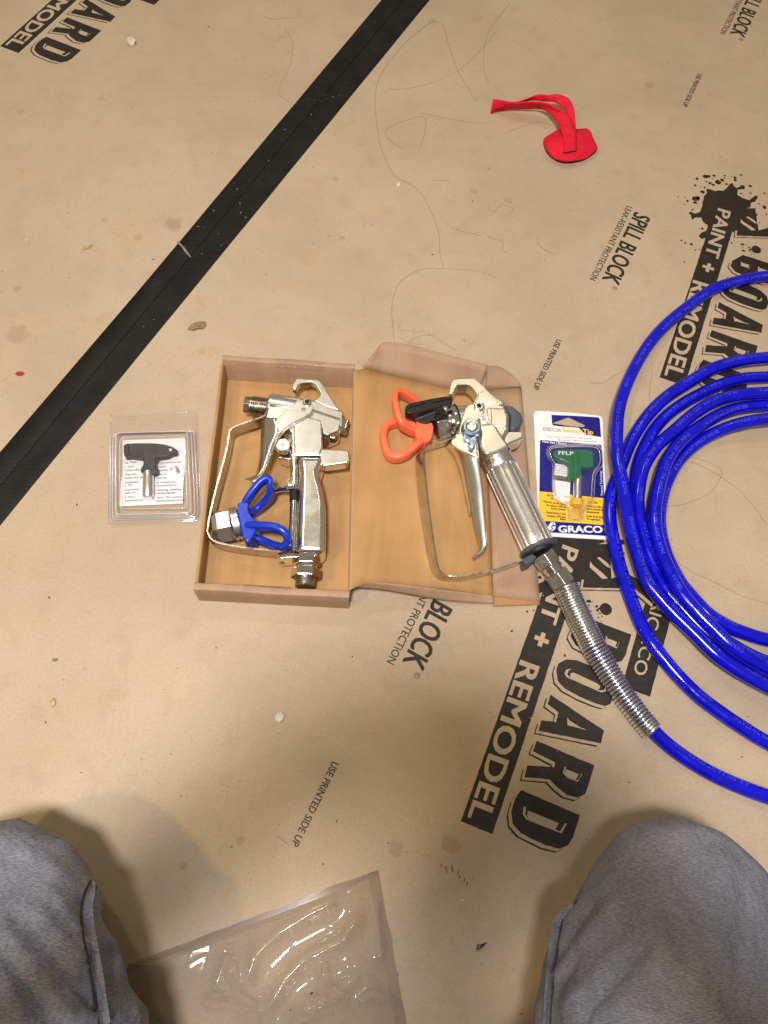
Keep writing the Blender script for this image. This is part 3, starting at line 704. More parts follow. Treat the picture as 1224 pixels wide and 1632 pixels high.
# rear plugs
a, b = F1(884, 512, Z0+20), F1(942, 526, Z0+20); part('rear_hex_plug', hexnut(bmesh.new(), a, b, 9.0, .5), 'chrome', gunA, .6, 2)
a, b = F1(855, 560, Z0+20), F1(850, 602, Z0+20); part('small_hex_plug', hexnut(bmesh.new(), a, b, 6.2, .5), 'chrome', gunA, .5, 2)
# handle
bm = plate(F1, [(648, 688), (730, 690), (806, 690), (790, 735), (772, 775), (778, 820), (796, 880), (810, 960), (812, 1100), (808, 1264), (640, 1260), (646, 1100), (652, 950), (656, 800)], Z0+2, Z0+36); part('handle', bm, 'polished', gunA, 10.5, 6, 50)
bm = tube(bmesh.new(), catmull([F1(626, 690, Z0+24), F1(628, 900, Z0+24), F1(622, 1100, Z0+24), F1(618, 1262, Z0+24)], 5), 4.3, 14); part('fluid_tube', bm, 'chrome', gunA)
bm = tube(bmesh.new(), [F1(628, 905, Z0+24), F1(627, 965, Z0+24)], 4.7, 14); part('sleeve', bm, 'rubber', gunA)
bm = tube(bmesh.new(), [F1(620, 1190, Z0+22), F1(616, 1255, Z0+22)], 5.2, 14); part('sleeve', bm, 'rubber', gunA)
bm = tube(bmesh.new(), [F1(506, 902, Z0+22), F1(545, 888, Z0+26), F1(658, 880, Z0+31)], [2.2, 2.6, 3.2], 10); part('cross_bar', bm, 'chrome', gunA)
bm = plate(F1, [(582, 830), (610, 808), (622, 815), (622, 866), (585, 866)], Z0+16, Z0+29); part('tube_clip', bm, 'nickel', gunA, .8)
# guard strap, standing on edge
pth = catmull([F1(x, y, Z0+20) for x, y in ((466, 452), (456, 474), (420, 492), (330, 522), (268, 548), (250, 575), (236, 660), (200, 800), (165, 930), (135, 1060), (122, 1140), (124, 1168), (150, 1206), (205, 1228), (330, 1250), (450, 1264), (560, 1276))], 5)
bm = band(bmesh.new(), pth, Vector((0, 0, 15)), 1.5); part('guard_strap', bm, 'nickel', gunA)
bm = plate(F1, [(524, 1286), (530, 1275), (752, 1262), (760, 1268), (760, 1282), (640, 1290), (540, 1298)], Z0+10, Z0+31); part('guard_plate', bm, 'chrome', gunA, .6)
a = F1(548, 1300, Z0+20); bm = tube(bmesh.new(), [F1(546, 1280, Z0+20), F1(556, 1335, Z0+16)], 2.6, 10); part('guard_screw', bm, 'nickel', gunA)
part('inlet_nut', hexnut(bmesh.new(), F1(702, 1272, Z0+20), F1(698, 1346, Z0+20), 13.2, .52), 'chrome', gunA, .7, 2)
part('inlet_neck', lathe(bmesh.new(), F1(698, 1340, Z0+20), F1(697, 1366, Z0+20), [(0, 10), (1, 10)], 24), 'chrome', gunA)
part('inlet_nut', hexnut(bmesh.new(), F1(696, 1362, Z0+20), F1(692, 1418, Z0+20), 14.0, .52), 'chrome', gunA, .7, 2)
prof = []
for k in range(5): prof += [(k*.2, 8.2), (k*.2+.06, 9.2), (k*.2+.11, 9.2), (k*.2+.17, 8.2)]
part('inlet_thread', lathe(bmesh.new(), F1(693, 1416, Z0+18), F1(690, 1470, Z0+18), prof+[(1, 8)], 24), 'steel', gunA)

# ------------------------------------------------------------------ loose blue tip guard in the box
tg = empty('tip_guard', F1(360, 1090, Z0), 'loose blue plastic spray tip guard with steel nut, inside the box', 'tip guard')
A, B = F1(150, 1122, Z0+19), F1(268, 1096, Z0+21)
part('nut', lathe(bmesh.new(), A, B, [(0, 9), (.06, 13), (.2, 15.2), (.3, 16.8), (.94, 16.8), (1, 16)], 6, .5), 'satin', tg, .9, 2, 30)
prof = []
part('knurled_collar', lathe(bmesh.new(), F1(262, 1097, Z0+21), F1(306, 1086, Z0+21), [(0, 15.4), (.1, 16.2), (.4, 16.2), (.45, 15.4), (.55, 15.4), (.6, 16.2), (.9, 16.2), (1, 15.4)], 48), 'satin', tg)
bm = plate(F1, [(280, 972), (330, 960), (362, 968), (352, 1010), (378, 1055), (420, 1090), (400, 1130), (372, 1190), (330, 1192), (312, 1120)], Z0+5, Z0+37, rnd=1); part('base', bm, 'bluep', tg, 3, 3, 45)
def loop(fr, pts, r, name, mat, par, flat=(1, 1)):
    bm = tube(bmesh.new(), roundpoly([fr(*p) for p in pts], 3), r, 20, closed=True, flat=flat, up=(0, 0, 1), sq=.55, fixed_up=True); return part(name, bm, mat, par, smooth=60)
loop(F1, [(330, 985, Z0+30), (380, 905, Z0+38), (438, 838, Z0+42), (478, 828, Z0+42), (486, 868, Z0+38), (484, 930, Z0+26), (440, 985, Z0+16), (390, 1025, Z0+14), (350, 1030, Z0+20)], 4.4, 'wing', 'bluep', tg, (1.5, .72))
loop(F1, [(350, 1108, Z0+32), (440, 1110, Z0+38), (520, 1116, Z0+41), (574, 1146, Z0+40), (590, 1190, Z0+34), (570, 1232, Z0+26), (520, 1232, Z0+20), (450, 1200, Z0+15), (370, 1172, Z0+16)], 4.6, 'wing', 'bluep', tg, (1.5, .74))

# ------------------------------------------------------------------ second gun, on the lid, fitted to the hose
gunB = empty('paint_spray_gun', F2(900, 800, 6), 'silver airless spray gun with fluted handle and orange tip guard, lying on the box lid', 'spray gun')
ZB = 6
# orange guard with its black tip
og = part('guard_base', plate(F2, [(380, 505), (395, 450), (440, 430), (480, 500), (488, 520), (478, 585), (450, 612), (405, 600), (372, 560)], ZB+6, ZB+38, rnd=1), 'orange', gunB, 3, 3, 45)
loop(F2, [(395, 560, 34), (320, 528, 44), (286, 490, 50), (262, 405, 52), (254, 350, 50), (268, 322, 46), (300, 322, 42), (345, 345, 36), (400, 395, 26), (420, 440, 22), (430, 500, 26)], 4.3, 'guard_wing', 'orange', gunB, (1.35, .74))
loop(F2, [(300, 490, 32), (225, 502, 34), (188, 545, 36), (192, 620, 37), (215, 690, 38), (262, 708, 39), (325, 685, 40), (390, 625, 40), (440, 590, 36), (420, 545, 30), (360, 520, 30)], 4.6, 'guard_wing', 'orange', gunB, (1.35, .82))
bm = plate(F2, [(318, 408), (326, 390), (352, 378), (470, 352), (560, 338), (592, 336), (600, 346), (598, 372), (560, 392), (520, 404), (470, 414), (395, 434), (345, 441), (324, 432)], 46, 58); tb = part('tip_handle', bm, 'black', gunB, 2.0, 3)
bm = plate(F2, [(325, 416), (350, 388), (448, 366), (450, 378), (350, 402)], 57, 59.2); obj('grip_face', bm, M['black'], tb, bevel=.6)
bm = plate(F2, [(460, 364), (585, 340), (592, 352), (470, 378)], 57, 59.2); obj('grip_face', bm, M['black'], tb, bevel=.6)
bm = bmesh.new(); line_text(bm, '515', F2(374, 433, 53), F2(416, 424, 53), 3.2, .012, 0, up=Vector((.1, .35, 1)))
xf(bm, lambda p: p+Vector((0, -1.3, 0))); obj('print', bm, M['greyink'], tb, smooth=0)
bm = lathe(bmesh.new(), F2(432, 432, 50), F2(440, 492, 22), [(0, 11), (.5, 12.5), (.55, 13.5), (.9, 13.5), (1, 12.5)], 28); part('tip_barrel', bm, 'black', gunB)
# nut, collar and ring
part('guard_nut', hexnut(bmesh.new(), F2(484, 515, 27), F2(562, 500, 27), 18.2, .35), 'steel', gunB, 1.0, 2)
part('collar', lathe(bmesh.new(), F2(556, 502, 27), F2(622, 490, 27), [(0, 15.5), (.1, 16.5), (.85, 17.5), (1, 17)], 36), 'chrome', gunB)
part('seal_ring', lathe(bmesh.new(), F2(614, 490, 27), F2(628, 488, 27), [(0, 16.6), (.3, 17.9), (.7, 17.9), (1, 16.6)], 36), 'rubber', gunB)
part('barrel', lathe(bmesh.new(), F2(624, 488, 27), F2(760, 470, 27), [(0, 15.5), (1, 14)], 32), 'satin', gunB)
# body, hook, stop
bm = plate(F2, [(752, 470), (770, 382), (830, 372), (905, 380), (940, 452), (936, 538), (905, 588), (940, 640), (905, 655), (850, 678), (796, 688), (757, 645), (744, 560)], ZB+8, ZB+38); part('body', bm, 'satin', gunB, 4.0, 2, 30)
part('top_facet', facet(F2, [(776, 378), (830, 369), (906, 377), (930, 420)], [(800, 424), (842, 420), (896, 428), (918, 448)], ZB+30, ZB+39.4), 'chrome', gunB, smooth=15)
bm = plate(F2, [(800, 402), (908, 408), (928, 455), (926, 520), (850, 520), (812, 505)], ZB+20, ZB+39.3); part('side_boss', bm, 'satin', gunB, 2.2, 2)
bm = plate(F2, [(758, 500), (846, 494), (905, 588), (938, 636), (905, 653), (850, 677), (798, 686), (762, 640)], ZB+14, ZB+39.6); part('side_boss', bm, 'satin', gunB, 3.0, 3)
bm = plate(F2, [(576, 316), (586, 262), (602, 238), (660, 232), (728, 231), (776, 272), (850, 342), (906, 382), (860, 400), (745, 388), (720, 380), (742, 330), (716, 288), (688, 268), (628, 270), (612, 300), (600, 326), (582, 326)], ZB+22, ZB+38); part('hanging_hook', bm, 'satin', gunB, 2.4, 3)
bm = plate(F2, [(752, 318), (800, 300), (858, 352), (868, 378), (790, 372), (742, 366)], ZB+30, ZB+39); part('hook_web', bm, 'satin', gunB, .8, 2)
bm = plate(F2, [(880, 548), (930, 546), (1000, 543), (1014, 556), (1016, 578), (1000, 592), (940, 616), (905, 640), (880, 640)], ZB+14, ZB+34); part('hand_stop', bm, 'satin', gunB, 3.5, 4)
bm = plate(F2, [(903, 378), (955, 394), (1008, 436), (1018, 480), (1004, 515), (968, 535), (938, 536), (944, 455)], ZB+6, ZB+38); part('end_cap', bm, 'cap', gunB, 4.0, 2, 30)
# bolt and slot on the trigger pivot
bm = plate(F2, [(640, 520), (652, 470), (672, 410), (692, 388), (740, 378), (790, 380), (786, 432), (748, 478), (745, 500), (740, 600), (748, 700), (640, 650), (592, 620), (590, 596), (632, 572)], ZB+36, ZB+41); part('trigger_plate', bm, 'satin', gunB, 1.0, 3)
bm = loft(bmesh.new(), [F2(x, y, z) for x, y, z in ((590, 608, 34), (640, 660, 36), (668, 745, 36), (692, 880, 34), (712, 1010, 32), (738, 1140, 30), (758, 1222, 28), (748, 1258, 26), (714, 1294, 24))], [F2(x, y, z) for x, y, z in ((744, 580, 42), (752, 680, 43), (764, 780, 43), (778, 900, 41), (788, 1020, 38), (796, 1140, 35), (799, 1216, 32), (788, 1252, 28), (722, 1306, 24))], 6, 6, 2.2)
part('trigger', bm, 'satin', gunB, solid=1.6)
bm = loft(bmesh.new(), [F2(x, y, z) for x, y, z in ((552, 640, 16), (600, 690, 18), (640, 790, 20), (668, 900, 22), (700, 1050, 24))], [F2(x, y, z) for x, y, z in ((590, 612, 33), (636, 668, 35), (666, 755, 35), (690, 885, 33), (712, 1012, 31))], 3, 6, .6)
part('trigger_front', bm, 'chrome', gunB, solid=1.2)
screw(752, 402, ZB+41, 5.2, gunB, F2, .5)
bm = plate(F2, [(752, 444), (806, 436), (820, 446), (818, 456), (756, 462)], ZB+38, ZB+42); part('slot_bar', bm, 'satin', gunB, .8, 2)
bm = plate(F2, [(804, 420), (826, 402), (832, 470), (826, 508), (806, 470)], ZB+38, ZB+42.5); part('slot_bar', bm, 'satin', gunB, .8, 2)
c = F2(708, 533, ZB+42); bm = lathe(bmesh.new(), c, c+Vector((0, 0, 5)), [(0, 10), (.8, 9.2), (1, 8.0)], 28); lv = part('lock_lever', bm, 'lever', gunB)
bm = plate(F2, [(668, 560), (700, 584), (735, 574), (738, 614), (713, 654), (700, 640), (698, 602), (676, 590)], ZB+42.5, ZB+47); obj('lever_tail', bm, M['lever'], lv, bevel=.4, seg=2)
bm = lathe(bmesh.new(), c+Vector((0, 0, 4.9)), c+Vector((0, 0, 5.3)), [(0, 5.0), (1, 4.7)], 24); obj('hub', bm, M['nickel'], lv)
bm = lathe(bmesh.new(), c+Vector((0, 0, 4.9)), c+Vector((0, 0, 5.25)), [(0, 5.8), (1, 5.6)], 24); obj('recess', bm, M['rubber'], lv)
# handle: fluted tube
HA, HB = F2(848, 690, 25), F2(1104, 1232, 25)
ax = (HB-HA).normalized()
def ahand(t): return HA.lerp(HB, t)
part('neck_ring', lathe(bmesh.new(), ahand(-.01), ahand(.03), [(0, 15), (.2, 16.2), (.8, 16.2), (1, 15)], 36), 'rubber', gunB)
part('handle_collar', lathe(bmesh.new(), ahand(.025), ahand(.16), [(0, 15.4), (.06, 16), (.95, 16), (1, 15.6)], 40), 'satin', gunB)
bm = bmesh.new(); up = Vector((0, 0, 1)); s_ = ax.cross(up).normalized(); NF = 20; rings = []
for t in (.155, .17, .3, .5, .7, .86, .985, 1.0):
    k = 1 if .16 < t < .99 else .96
    r_ = []
    for j in range(NF*4):
        a = 2*math.pi*j/(NF*4); ph = j % 4
        flat = abs(((a-.5+math.pi) % (2*math.pi))-math.pi) < .2          # plain polished face on top
        r = (16.2 if (ph in (0, 1, 2) or flat) else 12.4)*k
        r_.append(bm.verts.new(ahand(t)+up*(r*math.cos(a))+s_*(r*math.sin(a))))
    rings.append(r_)
for p_, q_ in zip(rings, rings[1:]):
    n = len(p_)
    for j in range(n): bm.faces.new((p_[j], p_[(j+1) % n], q_[(j+1) % n], q_[j]))
bm.faces.new(rings[0][::-1]); bm.faces.new(rings[-1]); part('handle', bm, 'satin', gunB, smooth=30)
# raised letters on the collar
def around(t0, t1, a0, s, h, r):
    bm = bmesh.new(); vs, fs, w = glyphs(s)
    for rr in (r,):
        V = []
        for v in vs:
            a = a0+(v.x/w)*h[0]; t = t0+(t1-t0)*(1-v.y/.729)
            V.append(bm.verts.new(ahand(t)+up*(rr*math.cos(a))+s_*(rr*math.sin(a))))
        for f in fs:
            try: bm.faces.new([V[i] for i in f])
            except ValueError: pass
    return bm
for a0, tx in ((-1.5, 'USE'), (.45, '88')):
    obj('raised_lettering', around(.05, .12, a0, tx, (.9,), 16.35), M['chrome'], gunB, smooth=0)
part('end_plate', lathe(bmesh.new(), ahand(.992), ahand(1.035), [(0, 17.5), (.2, 18.6), (.8, 18.6), (1, 17.0)], 36), 'cap', gunB)
bm = plate(F2, [(1018, 1300), (1026, 1290), (1070, 1268), (1100, 1288), (1062, 1322), (1030, 1334)], 12, 32); part('guard_clip', bm, 'cap', gunB, 1.5)
part('end_washer', lathe(bmesh.new(), ahand(1.03), ahand(1.06), [(0, 14), (1, 13)], 30), 'rubber', gunB)
# wire-thin guard strap, leaning outwards
pth = catmull([F2(x, y, z) for x, y, z in ((640, 560, 38), (618, 576, 36), (560, 600, 36), (470, 630, 36), (438, 645, 36), (428, 680, 36), (432, 760, 36), (450, 940, 34), (474, 1120, 32), (496, 1270, 30), (512, 1345, 29), (536, 1382, 28), (585, 1402, 28), (700, 1396, 28), (860, 1360, 28), (1000, 1312, 28), (1062, 1286, 28))], 5)
wv = Vector((6.5, 1.5, 13)); xs = [p-wv*.5 for p in pth]
bm = band(bmesh.new(), xs, wv, 1.5); part('guard_strap', bm, 'steel', gunB)
# swivel fitting
QA, QB = ahand(1.05), P(906, 944, 15)
def aq(t): return QA.lerp(QB, t)
part('swivel_nut', hexnut(bmesh.new(), aq(.04), aq(.34), 12.0, .25), 'steel', gunB, .8, 2)
part('swivel_neck', lathe(bmesh.new(), aq(.32), aq(.52), [(0, 8.6), (.3, 8.6), (.35, 9.4), (.55, 9.4), (.6, 8.6), (1, 8.6)], 28), 'chrome', gunB)
part('swivel_nut', hexnut(bmesh.new(), aq(.5), aq(.84), 12.6, .25), 'steel', gunB, .8, 2)
part('ferrule', lathe(bmesh.new(), aq(.82), aq(1.06), [(0, 9.0), (.2, 9.0), (.25, 10), (.5, 10), (.55, 9), (1, 9)], 28), 'chrome', gunB)
# spring guard round the hose end, parented to the gun it is crimped to
spath = catmull([P(901, 934, 14), P(912, 960, 14), P(928, 994, 14), P(948, 1034, 13.5), P(972, 1074, 12.5), P(1000, 1116, 11.5), P(1024, 1147, 11), P(1040, 1166, 10.5)], 40)
SL = [0]
for a, b in zip(spath, spath[1:]): SL.append(SL[-1]+(b-a).length)
TT, NN = frames(spath)
def along(path, SLs, T, N, s):
    s = max(0, min(SLs[-1]-1e-6, s))
    lo, hi = 0, len(SLs)-1
    while hi-lo > 1:
        mid = (lo+hi)//2
        if SLs[mid] <= s: lo = mid
        else: hi = mid
    f = (s-SLs[lo])/max(1e-9, SLs[hi]-SLs[lo])
    return path[lo].lerp(path[hi], f), T[lo].lerp(T[hi], f).normalized(), N[lo].lerp(N[hi], f).normalized()
coil = []; s = 0; ang = 0.0
LT = SL[-1]
while s < LT:
    fr_ = s/LT
    pitch = 2.75 if fr_ < .40 else (3.25 if fr_ < .93 else 2.8)
    r = 10.6 if fr_ < .42 else (10.6-1.5*min(1, (fr_-.42)/.25))
    p, t, n = along(spath, SL, TT, NN, s); b = t.cross(n)
    coil.append(p+n*(r*math.cos(ang))+b*(r*math.sin(ang)))
    ang += 2*math.pi/18; s += pitch/18
part('strain_spring', tube(bmesh.new(), coil, 1.42, 8), 'zinc', gunB, smooth=80)

# ------------------------------------------------------------------ blue hose
HR = 6.6
S1 = [(912, 960, 14), (948, 1034, 13.5), (1000, 1116, 11), (1032, 1155, 9), (1062, 1185, 7), (1100, 1213, 7), (1150, 1241, 7), (1224, 1270, 7), (1300, 1288, 7)]
S2 = [(1300, 434, 7), (1224, 440, 7), (1181, 447, 7), (1137, 461, 7), (1101, 485, 8), (1064, 515, 9), (1036, 546, 11), (1013, 583, 14), (996, 620, 18), (986, 654, 22), (983, 687, 25), (983, 718, 27), (988, 752, 27), (995, 790, 25), (1003, 836, 22), (1014, 877, 20), (1030, 923, 19), (1062, 965, 18), (1104, 1007, 18), (1152, 1052, 19), (1224, 1094, 20), (1300, 1122, 20)]
S3 = [(1300, 566, 12), (1224, 570, 14), (1180, 575, 15), (1137, 587, 15), (1098, 609, 15), (1064, 631, 15), (1036, 658, 14), (1016, 686, 12), (1002, 712, 9), (988, 748, 7), (977, 778, 7), (972, 804, 7), (973, 836, 7), (980, 870, 7), (988, 904, 7), (1001, 942, 7), (1020, 991, 7), (1042, 1029, 7), (1075, 1071, 7), (1113, 1109, 7), (1150, 1137, 7), (1184, 1160, 7), (1224, 1184, 7), (1300, 1220, 7)]
S4 = [(1300, 594, 7), (1224, 601, 7), (1188, 603, 7), (1154, 611, 7), (1120, 626, 7), (1092, 641, 7), (1064, 661, 7), (1042, 686, 7), (1026, 716, 7), (1016, 745, 7), (1012, 780, 7), (1014, 820, 7), (1024, 865, 7), (1046, 915, 7), (1080, 962, 7), (1122, 1006, 7), (1170, 1045, 7), (1224, 1080, 7), (1300, 1112, 7)]
S5 = [(1300, 620, 16), (1224, 626, 17), (1180, 629, 18), (1143, 638, 18), (1109, 657, 18), (1075, 686, 18), (1047, 711, 18), (1026, 744, 18), (1018, 780, 17), (1017, 809, 15), (1024, 850, 12), (1040, 895, 8), (1064, 935, 7), (1096, 972, 7), (1132, 1004, 7), (1176, 1034, 7), (1224, 1056, 7), (1300, 1074, 7)]
S6 = [(1300, 640, 8), (1224, 646, 9), (1185, 649, 10), (1148, 660, 12), (1109, 684, 15), (1081, 708, 18), (1061, 739, 20), (1050, 775, 21), (1044, 809, 21), (1044, 840, 21), (1050, 868, 20), (1062, 900, 20), (1084, 942, 20), (1113, 978, 20), (1140, 1005, 20), (1171, 1034, 20), (1224, 1066, 18), (1300, 1098, 16)]
S7 = [(1300, 664, 20), (1224, 668, 18), (1184, 674, 15), (1148, 686, 10), (1112, 706, 7), (1082, 734, 7), (1062, 770, 7), (1052, 809, 7), (1052, 845, 7), (1062, 885, 7), (1082, 925, 7), (1098, 946, 7), (1128, 978, 7), (1158, 997, 7), (1184, 1008, 7), (1224, 1020, 7), (1300, 1034, 7)]
def bulge(a, b, k):
    A, B = P(*a), P(*b); c = (A+B)/2; h = (B-A)/2; n = Vector((h.y, -h.x, 0))
    r = []
    for d in range(25, 160, 22):
        q = c-h*math.cos(math.radians(d))+n*(k*math.sin(math.radians(d))); q.z = A.z+(B.z-A.z)*d/180; r.append(q)
    return r
hp = [P(*q) for q in S1]
prev = S1
for i, S in enumerate((S2, S3, S4, S5, S6, S7)):
    hp += bulge(prev[-1], S[0], .95-.03*i); hp += [P(*q) for q in S]; prev = S
hpath = catmull(hp, 6)
hose = empty('paint_hose', P(1110, 800, 0), 'glossy bright blue paint hose lying in a loose coil at the right', 'hose')
hose['label'] = 'glossy bright blue paint hose lying in a loose coil at the right'
bm = tube(bmesh.new(), hpath, HR, 18); obj('jacket', bm, M['hose'], hose, smooth=80)
HSL = [0]
for a, b in zip(hpath, hpath[1:]): HSL.append(HSL[-1]+(b-a).length)
HT, HN = frames(hpath)
for i in range(len(HT)):
    HN[i] = (Vector((0, 0, 1))-HT[i]*HT[i].z).normalized()
def hose_text(s, s0, length, h, roll, flip=False):
    """lettering wrapped on the jacket from arc length s0"""
    bm = bmesh.new(); vs, fs, w = glyphs(s, 0, 1); V = []
    for v in vs:
        x = v.x/w; x = 1-x if flip else x
        y = (v.y/.729-.5)*h; y = -y if flip else y
        p, t, n = along(hpath, HSL, HT, HN, s0+x*length); b = n.cross(t); a = roll+y/HR
        V.append(bm.verts.new(p+(n*math.cos(a)+b*math.sin(a))*(HR+.06)))
    for f in fs:
        try: bm.faces.new([V[i] for i in f])
        except ValueError: pass
    return bm
bm = bmesh.new(); me_tmp = bpy.data.meshes.new('tmp')
phr = ['AIRLESS PAINT SPRAY HOSE', '1/4 (6.35mm) DIAMETER', '3300 PSI (227 bar, 22.7 MPa)', 'MAX TEMP 180 F', 'GRACO', 'CONFORMS TO STATIC', 'MADE IN USA']
s = 150.0; k = 0
while s < HSL[-1]-120:
    tx = phr[k % len(phr)]; ln = len(tx)*3.0
    b2 = hose_text(tx, s, ln, 3.6, .12+.35*math.sin(s*.011), True); b2.to_mesh(me_tmp); bm.from_mesh(me_tmp); b2.free()
    s += ln+22; k += 1
obj('printed_lettering', bm, M['hosetext'], hose, smooth=0, recalc=False)

# ------------------------------------------------------------------ clear clamshell with black tip, left of the box
bl = empty('blister_pack', FB(600, 700, 0), 'clear plastic clamshell holding a black reversible spray tip and paper slip', 'blister pack')
def rr(fr, c, z, it=2):
    q = [fr(x, y, z) for x, y in c]
    # cut corners
    out_ = []; n = len(q)
    for i in range(n):
        p, a, b = q[i], q[i-1], q[(i+1) % n]; r = 5.5
        da = (a-p).normalized()*r; db = (b-p).normalized()*r
        for k in range(6):
            t = k/5; out_.append((p+da)*(1-t)**2+p*2*t*(1-t)+(p+db)*t*t)
    return out_
steps = [([(172, 165), (1062, 102), (1096, 1222), (134, 1290)], .5), ([(168, 330), (1036, 300), (1076, 1190), (158, 1222)], .8), ([(172, 332), (1030, 304), (1070, 1186), (162, 1216)], 4.2), ([(190, 330), (1002, 302), (1046, 1180), (180, 1200)], 4.6), ([(196, 330), (996, 304), (1038, 1172), (188, 1192)], 8.4), ([(216, 320), (966, 296), (1006, 1160), (212, 1176)], 8.8), ([(224, 322), (956, 300), (990, 1146), (222, 1160)], 13), ([(262, 372), (938, 350), (950, 1096), (258, 1100)], 14.4)]
bm = bmesh.new(); loops = [[bm.verts.new(p) for p in rr(FB, c, z)] for c, z in steps]
for a, b in zip(loops, loops[1:]):
    n = len(a)
    for i in range(n): bm.faces.new((a[i], a[(i+1) % n], b[(i+1) % n], b[i]))
bm.faces.new(loops[-1])
y0_ = min(v.co.y for v in loops[0])
for v in loops[0]: v.co.z += (v.co.y-y0_)*.035
part('clear_shell', bm, 'clear', bl, smooth=28)
for (c, z), r in zip(steps, (.35, .3, .45, .3, .45, .3, .55, .4)):
    part('edge_glint_line', tube(bmesh.new(), rr(FB, c, z), r, 6, closed=True), 'edge_glint', bl, smooth=80)  # thin tubes added along the steps as painted bright edge lines
bm = tube(bmesh.new(), catmull([FB(x, y, 1.2) for x, y in ((470, 262), (478, 236), (520, 228), (580, 234), (620, 206), (660, 200), (690, 214), (720, 240))], 4), .35, 6); part('hang_slot', bm, 'clear', bl)
bm = bmesh.new(); rows = [[FB(290+(935-290)*i/8+(-25 if j > 3 else 0)*j/6, 395+(1075-395)*j/6-28*i/8, 2.2+.4*math.sin(i+j)) for i in range(9)] for j in range(7)]
grid(bm, rows); slip = part('paper_slip', bm, 'paper', bl)
lines = ['                                  ways.', 'match-thread               turn the', 'tip. Then                 components to use', '   1. Turn                       a test', 'receive the                housing. It', 'Then turn                    an arrow', 'insert the tip              into the b', 'atomization                 as necessary.', '   2. The                    low pressure or', 'around when              cleaning, cleaning d', '  with care                causing damage', '   3. There                 clear. The reverse', 'beads after operations has to be erased']
bm = bmesh.new()
for i, tx in enumerate(lines):
    y = 560+i*39
    for seg, x0, x1 in ((tx.split('   ')[0] or tx.strip().split('  ')[0], 316, 316+min(185, 13*len(tx.strip().split('  ')[0]))), (tx.strip().split('  ')[-1].strip(), 640, 640+min(285, 14*len(tx.strip().split('  ')[-1])))):
        seg = seg.strip()
        if not seg: continue
        line_text(bm, seg, FB(x0, y+6*(i % 2), 2.9), FB(x1, y-10+6*(i % 2), 2.9), 2.3, 0, 0)
obj('print', bm, M['greyink'], slip, smooth=0, recalc=False)
bm = plate(FB, [(304, 442), (330, 430), (420, 424), (600, 424), (720, 436), (800, 460), (850, 492), (850, 520), (800, 530), (750, 556), (650, 570), (636, 600), (636, 680), (656, 690), (650, 722), (600, 740), (500, 734), (470, 704), (488, 670), (505, 640), (500, 575), (360, 556), (306, 552), (300, 500)], 4, 12.4); tip = part('black_spray_tip', bm, 'black', bl, 2.2, 3)
bm = plate(FB, [(300, 444), (352, 432), (366, 555), (306, 552)], 3.6, 13.0); obj('tail_block', bm, M['black'], tip, bevel=.8)
bm = lathe(bmesh.new(), FB(784, 496, 12.3), FB(784, 496, 12.3)+Vector((0, 0, .3)), [(0, 1.6), (1, 1.5)], 12); obj('white_dot', bm, M['paper'], tip)  # small white disc on the black tip
bm = lathe(bmesh.new(), FB(556, 728, 8), FB(553, 992, 8), [(0, 5.4), (.9, 5.4), (.94, 4.6), (1, 4.4)], 28); obj('barrel', bm, M['satin'], tip)
bm = lathe(bmesh.new(), FB(836, 716, 3), FB(838, 712, 9), [(0, 5.2), (.4, 5.4), (.5, 4.3), (.9, 4.3), (1, 3.2)], 18); g_ = part('seal_seat', bm, 'satin', bl)
bm = lathe(bmesh.new(), FB(838, 712, 9.05), FB(838, 712, 9.4), [(0, 1.7), (1, 1.6)], 14); obj('bore', bm, M['rubber'], g_)
bm = plate(FB, [(810, 660), (915, 640), (918, 790), (812, 800)], 2.6, 6.5); part('seal_pocket', bm, 'clear', bl, 1.2)

# ------------------------------------------------------------------ carded tip, right of the box
cd = empty('tip_card', FC(560, 800, 0), 'blue white and yellow hanging card with a green spray tip under clear plastic', 'tip card')
co = [(145, 160), (152, 125), (175, 106), (300, 110), (620, 130), (870, 156), (905, 168), (925, 200), (945, 700), (985, 1562), (250, 1520), (205, 1480), (165, 560)]
hole = [(355, 252), (372, 270), (715, 286), (722, 266), (545, 184), (530, 184)]
def keyhole(o, h):
    """outline joined to its hole by a slit, so the hole is really open"""
    i = min(range(len(o)), key=lambda k: (o[k][0]-h[0][0])**2+(o[k][1]-h[0][1])**2)
    return o[i:]+o[:i+1]+h+[h[0]]
def sheet(pts, z, mat, name='printed_panel', hl=None):
    bm = bmesh.new(); q = [FC(x, y, z) for x, y in (keyhole(pts, hl) if hl else pts)]
    face(bm, q); bmesh.ops.triangulate(bm, faces=bm.faces[:]); return obj(name, bm, M[mat], cd, smooth=0)
sheet(co, 1.0, 'white', 'card', hole)
bm = bmesh.new(); q = [FC(x, y, 1.0) for x, y in co]
V = [(bm.verts.new(p), bm.verts.new((p.x, p.y, .1))) for p in q]
for a, b in zip(V, V[1:]+V[:1]): bm.faces.new((a[0], a[1], b[1], b[0]))
obj('card_edge', bm, M['white'], cd, smooth=0)
sheet([(346, 150), (620, 162), (875, 178), (893, 195), (908, 402), (730, 372), (655, 296), (560, 290), (420, 278), (352, 246), (352, 252), (372, 271), (716, 287), (723, 266), (545, 183), (530, 183), (354, 248)], 1.06, 'cblue')
sheet([(216, 452), (228, 432), (520, 460), (900, 486), (914, 500), (945, 1094), (210, 1014)], 1.06, 'cblue')
sheet([(206, 1014), (370, 1030), (560, 1056), (940, 1092), (956, 1094), (962, 1396), (240, 1346), (196, 1240)], 1.1, 'yellow')
sheet([(238, 1348), (600, 1370), (965, 1398), (975, 1520), (300, 1478)], 1.06, 'cblue')
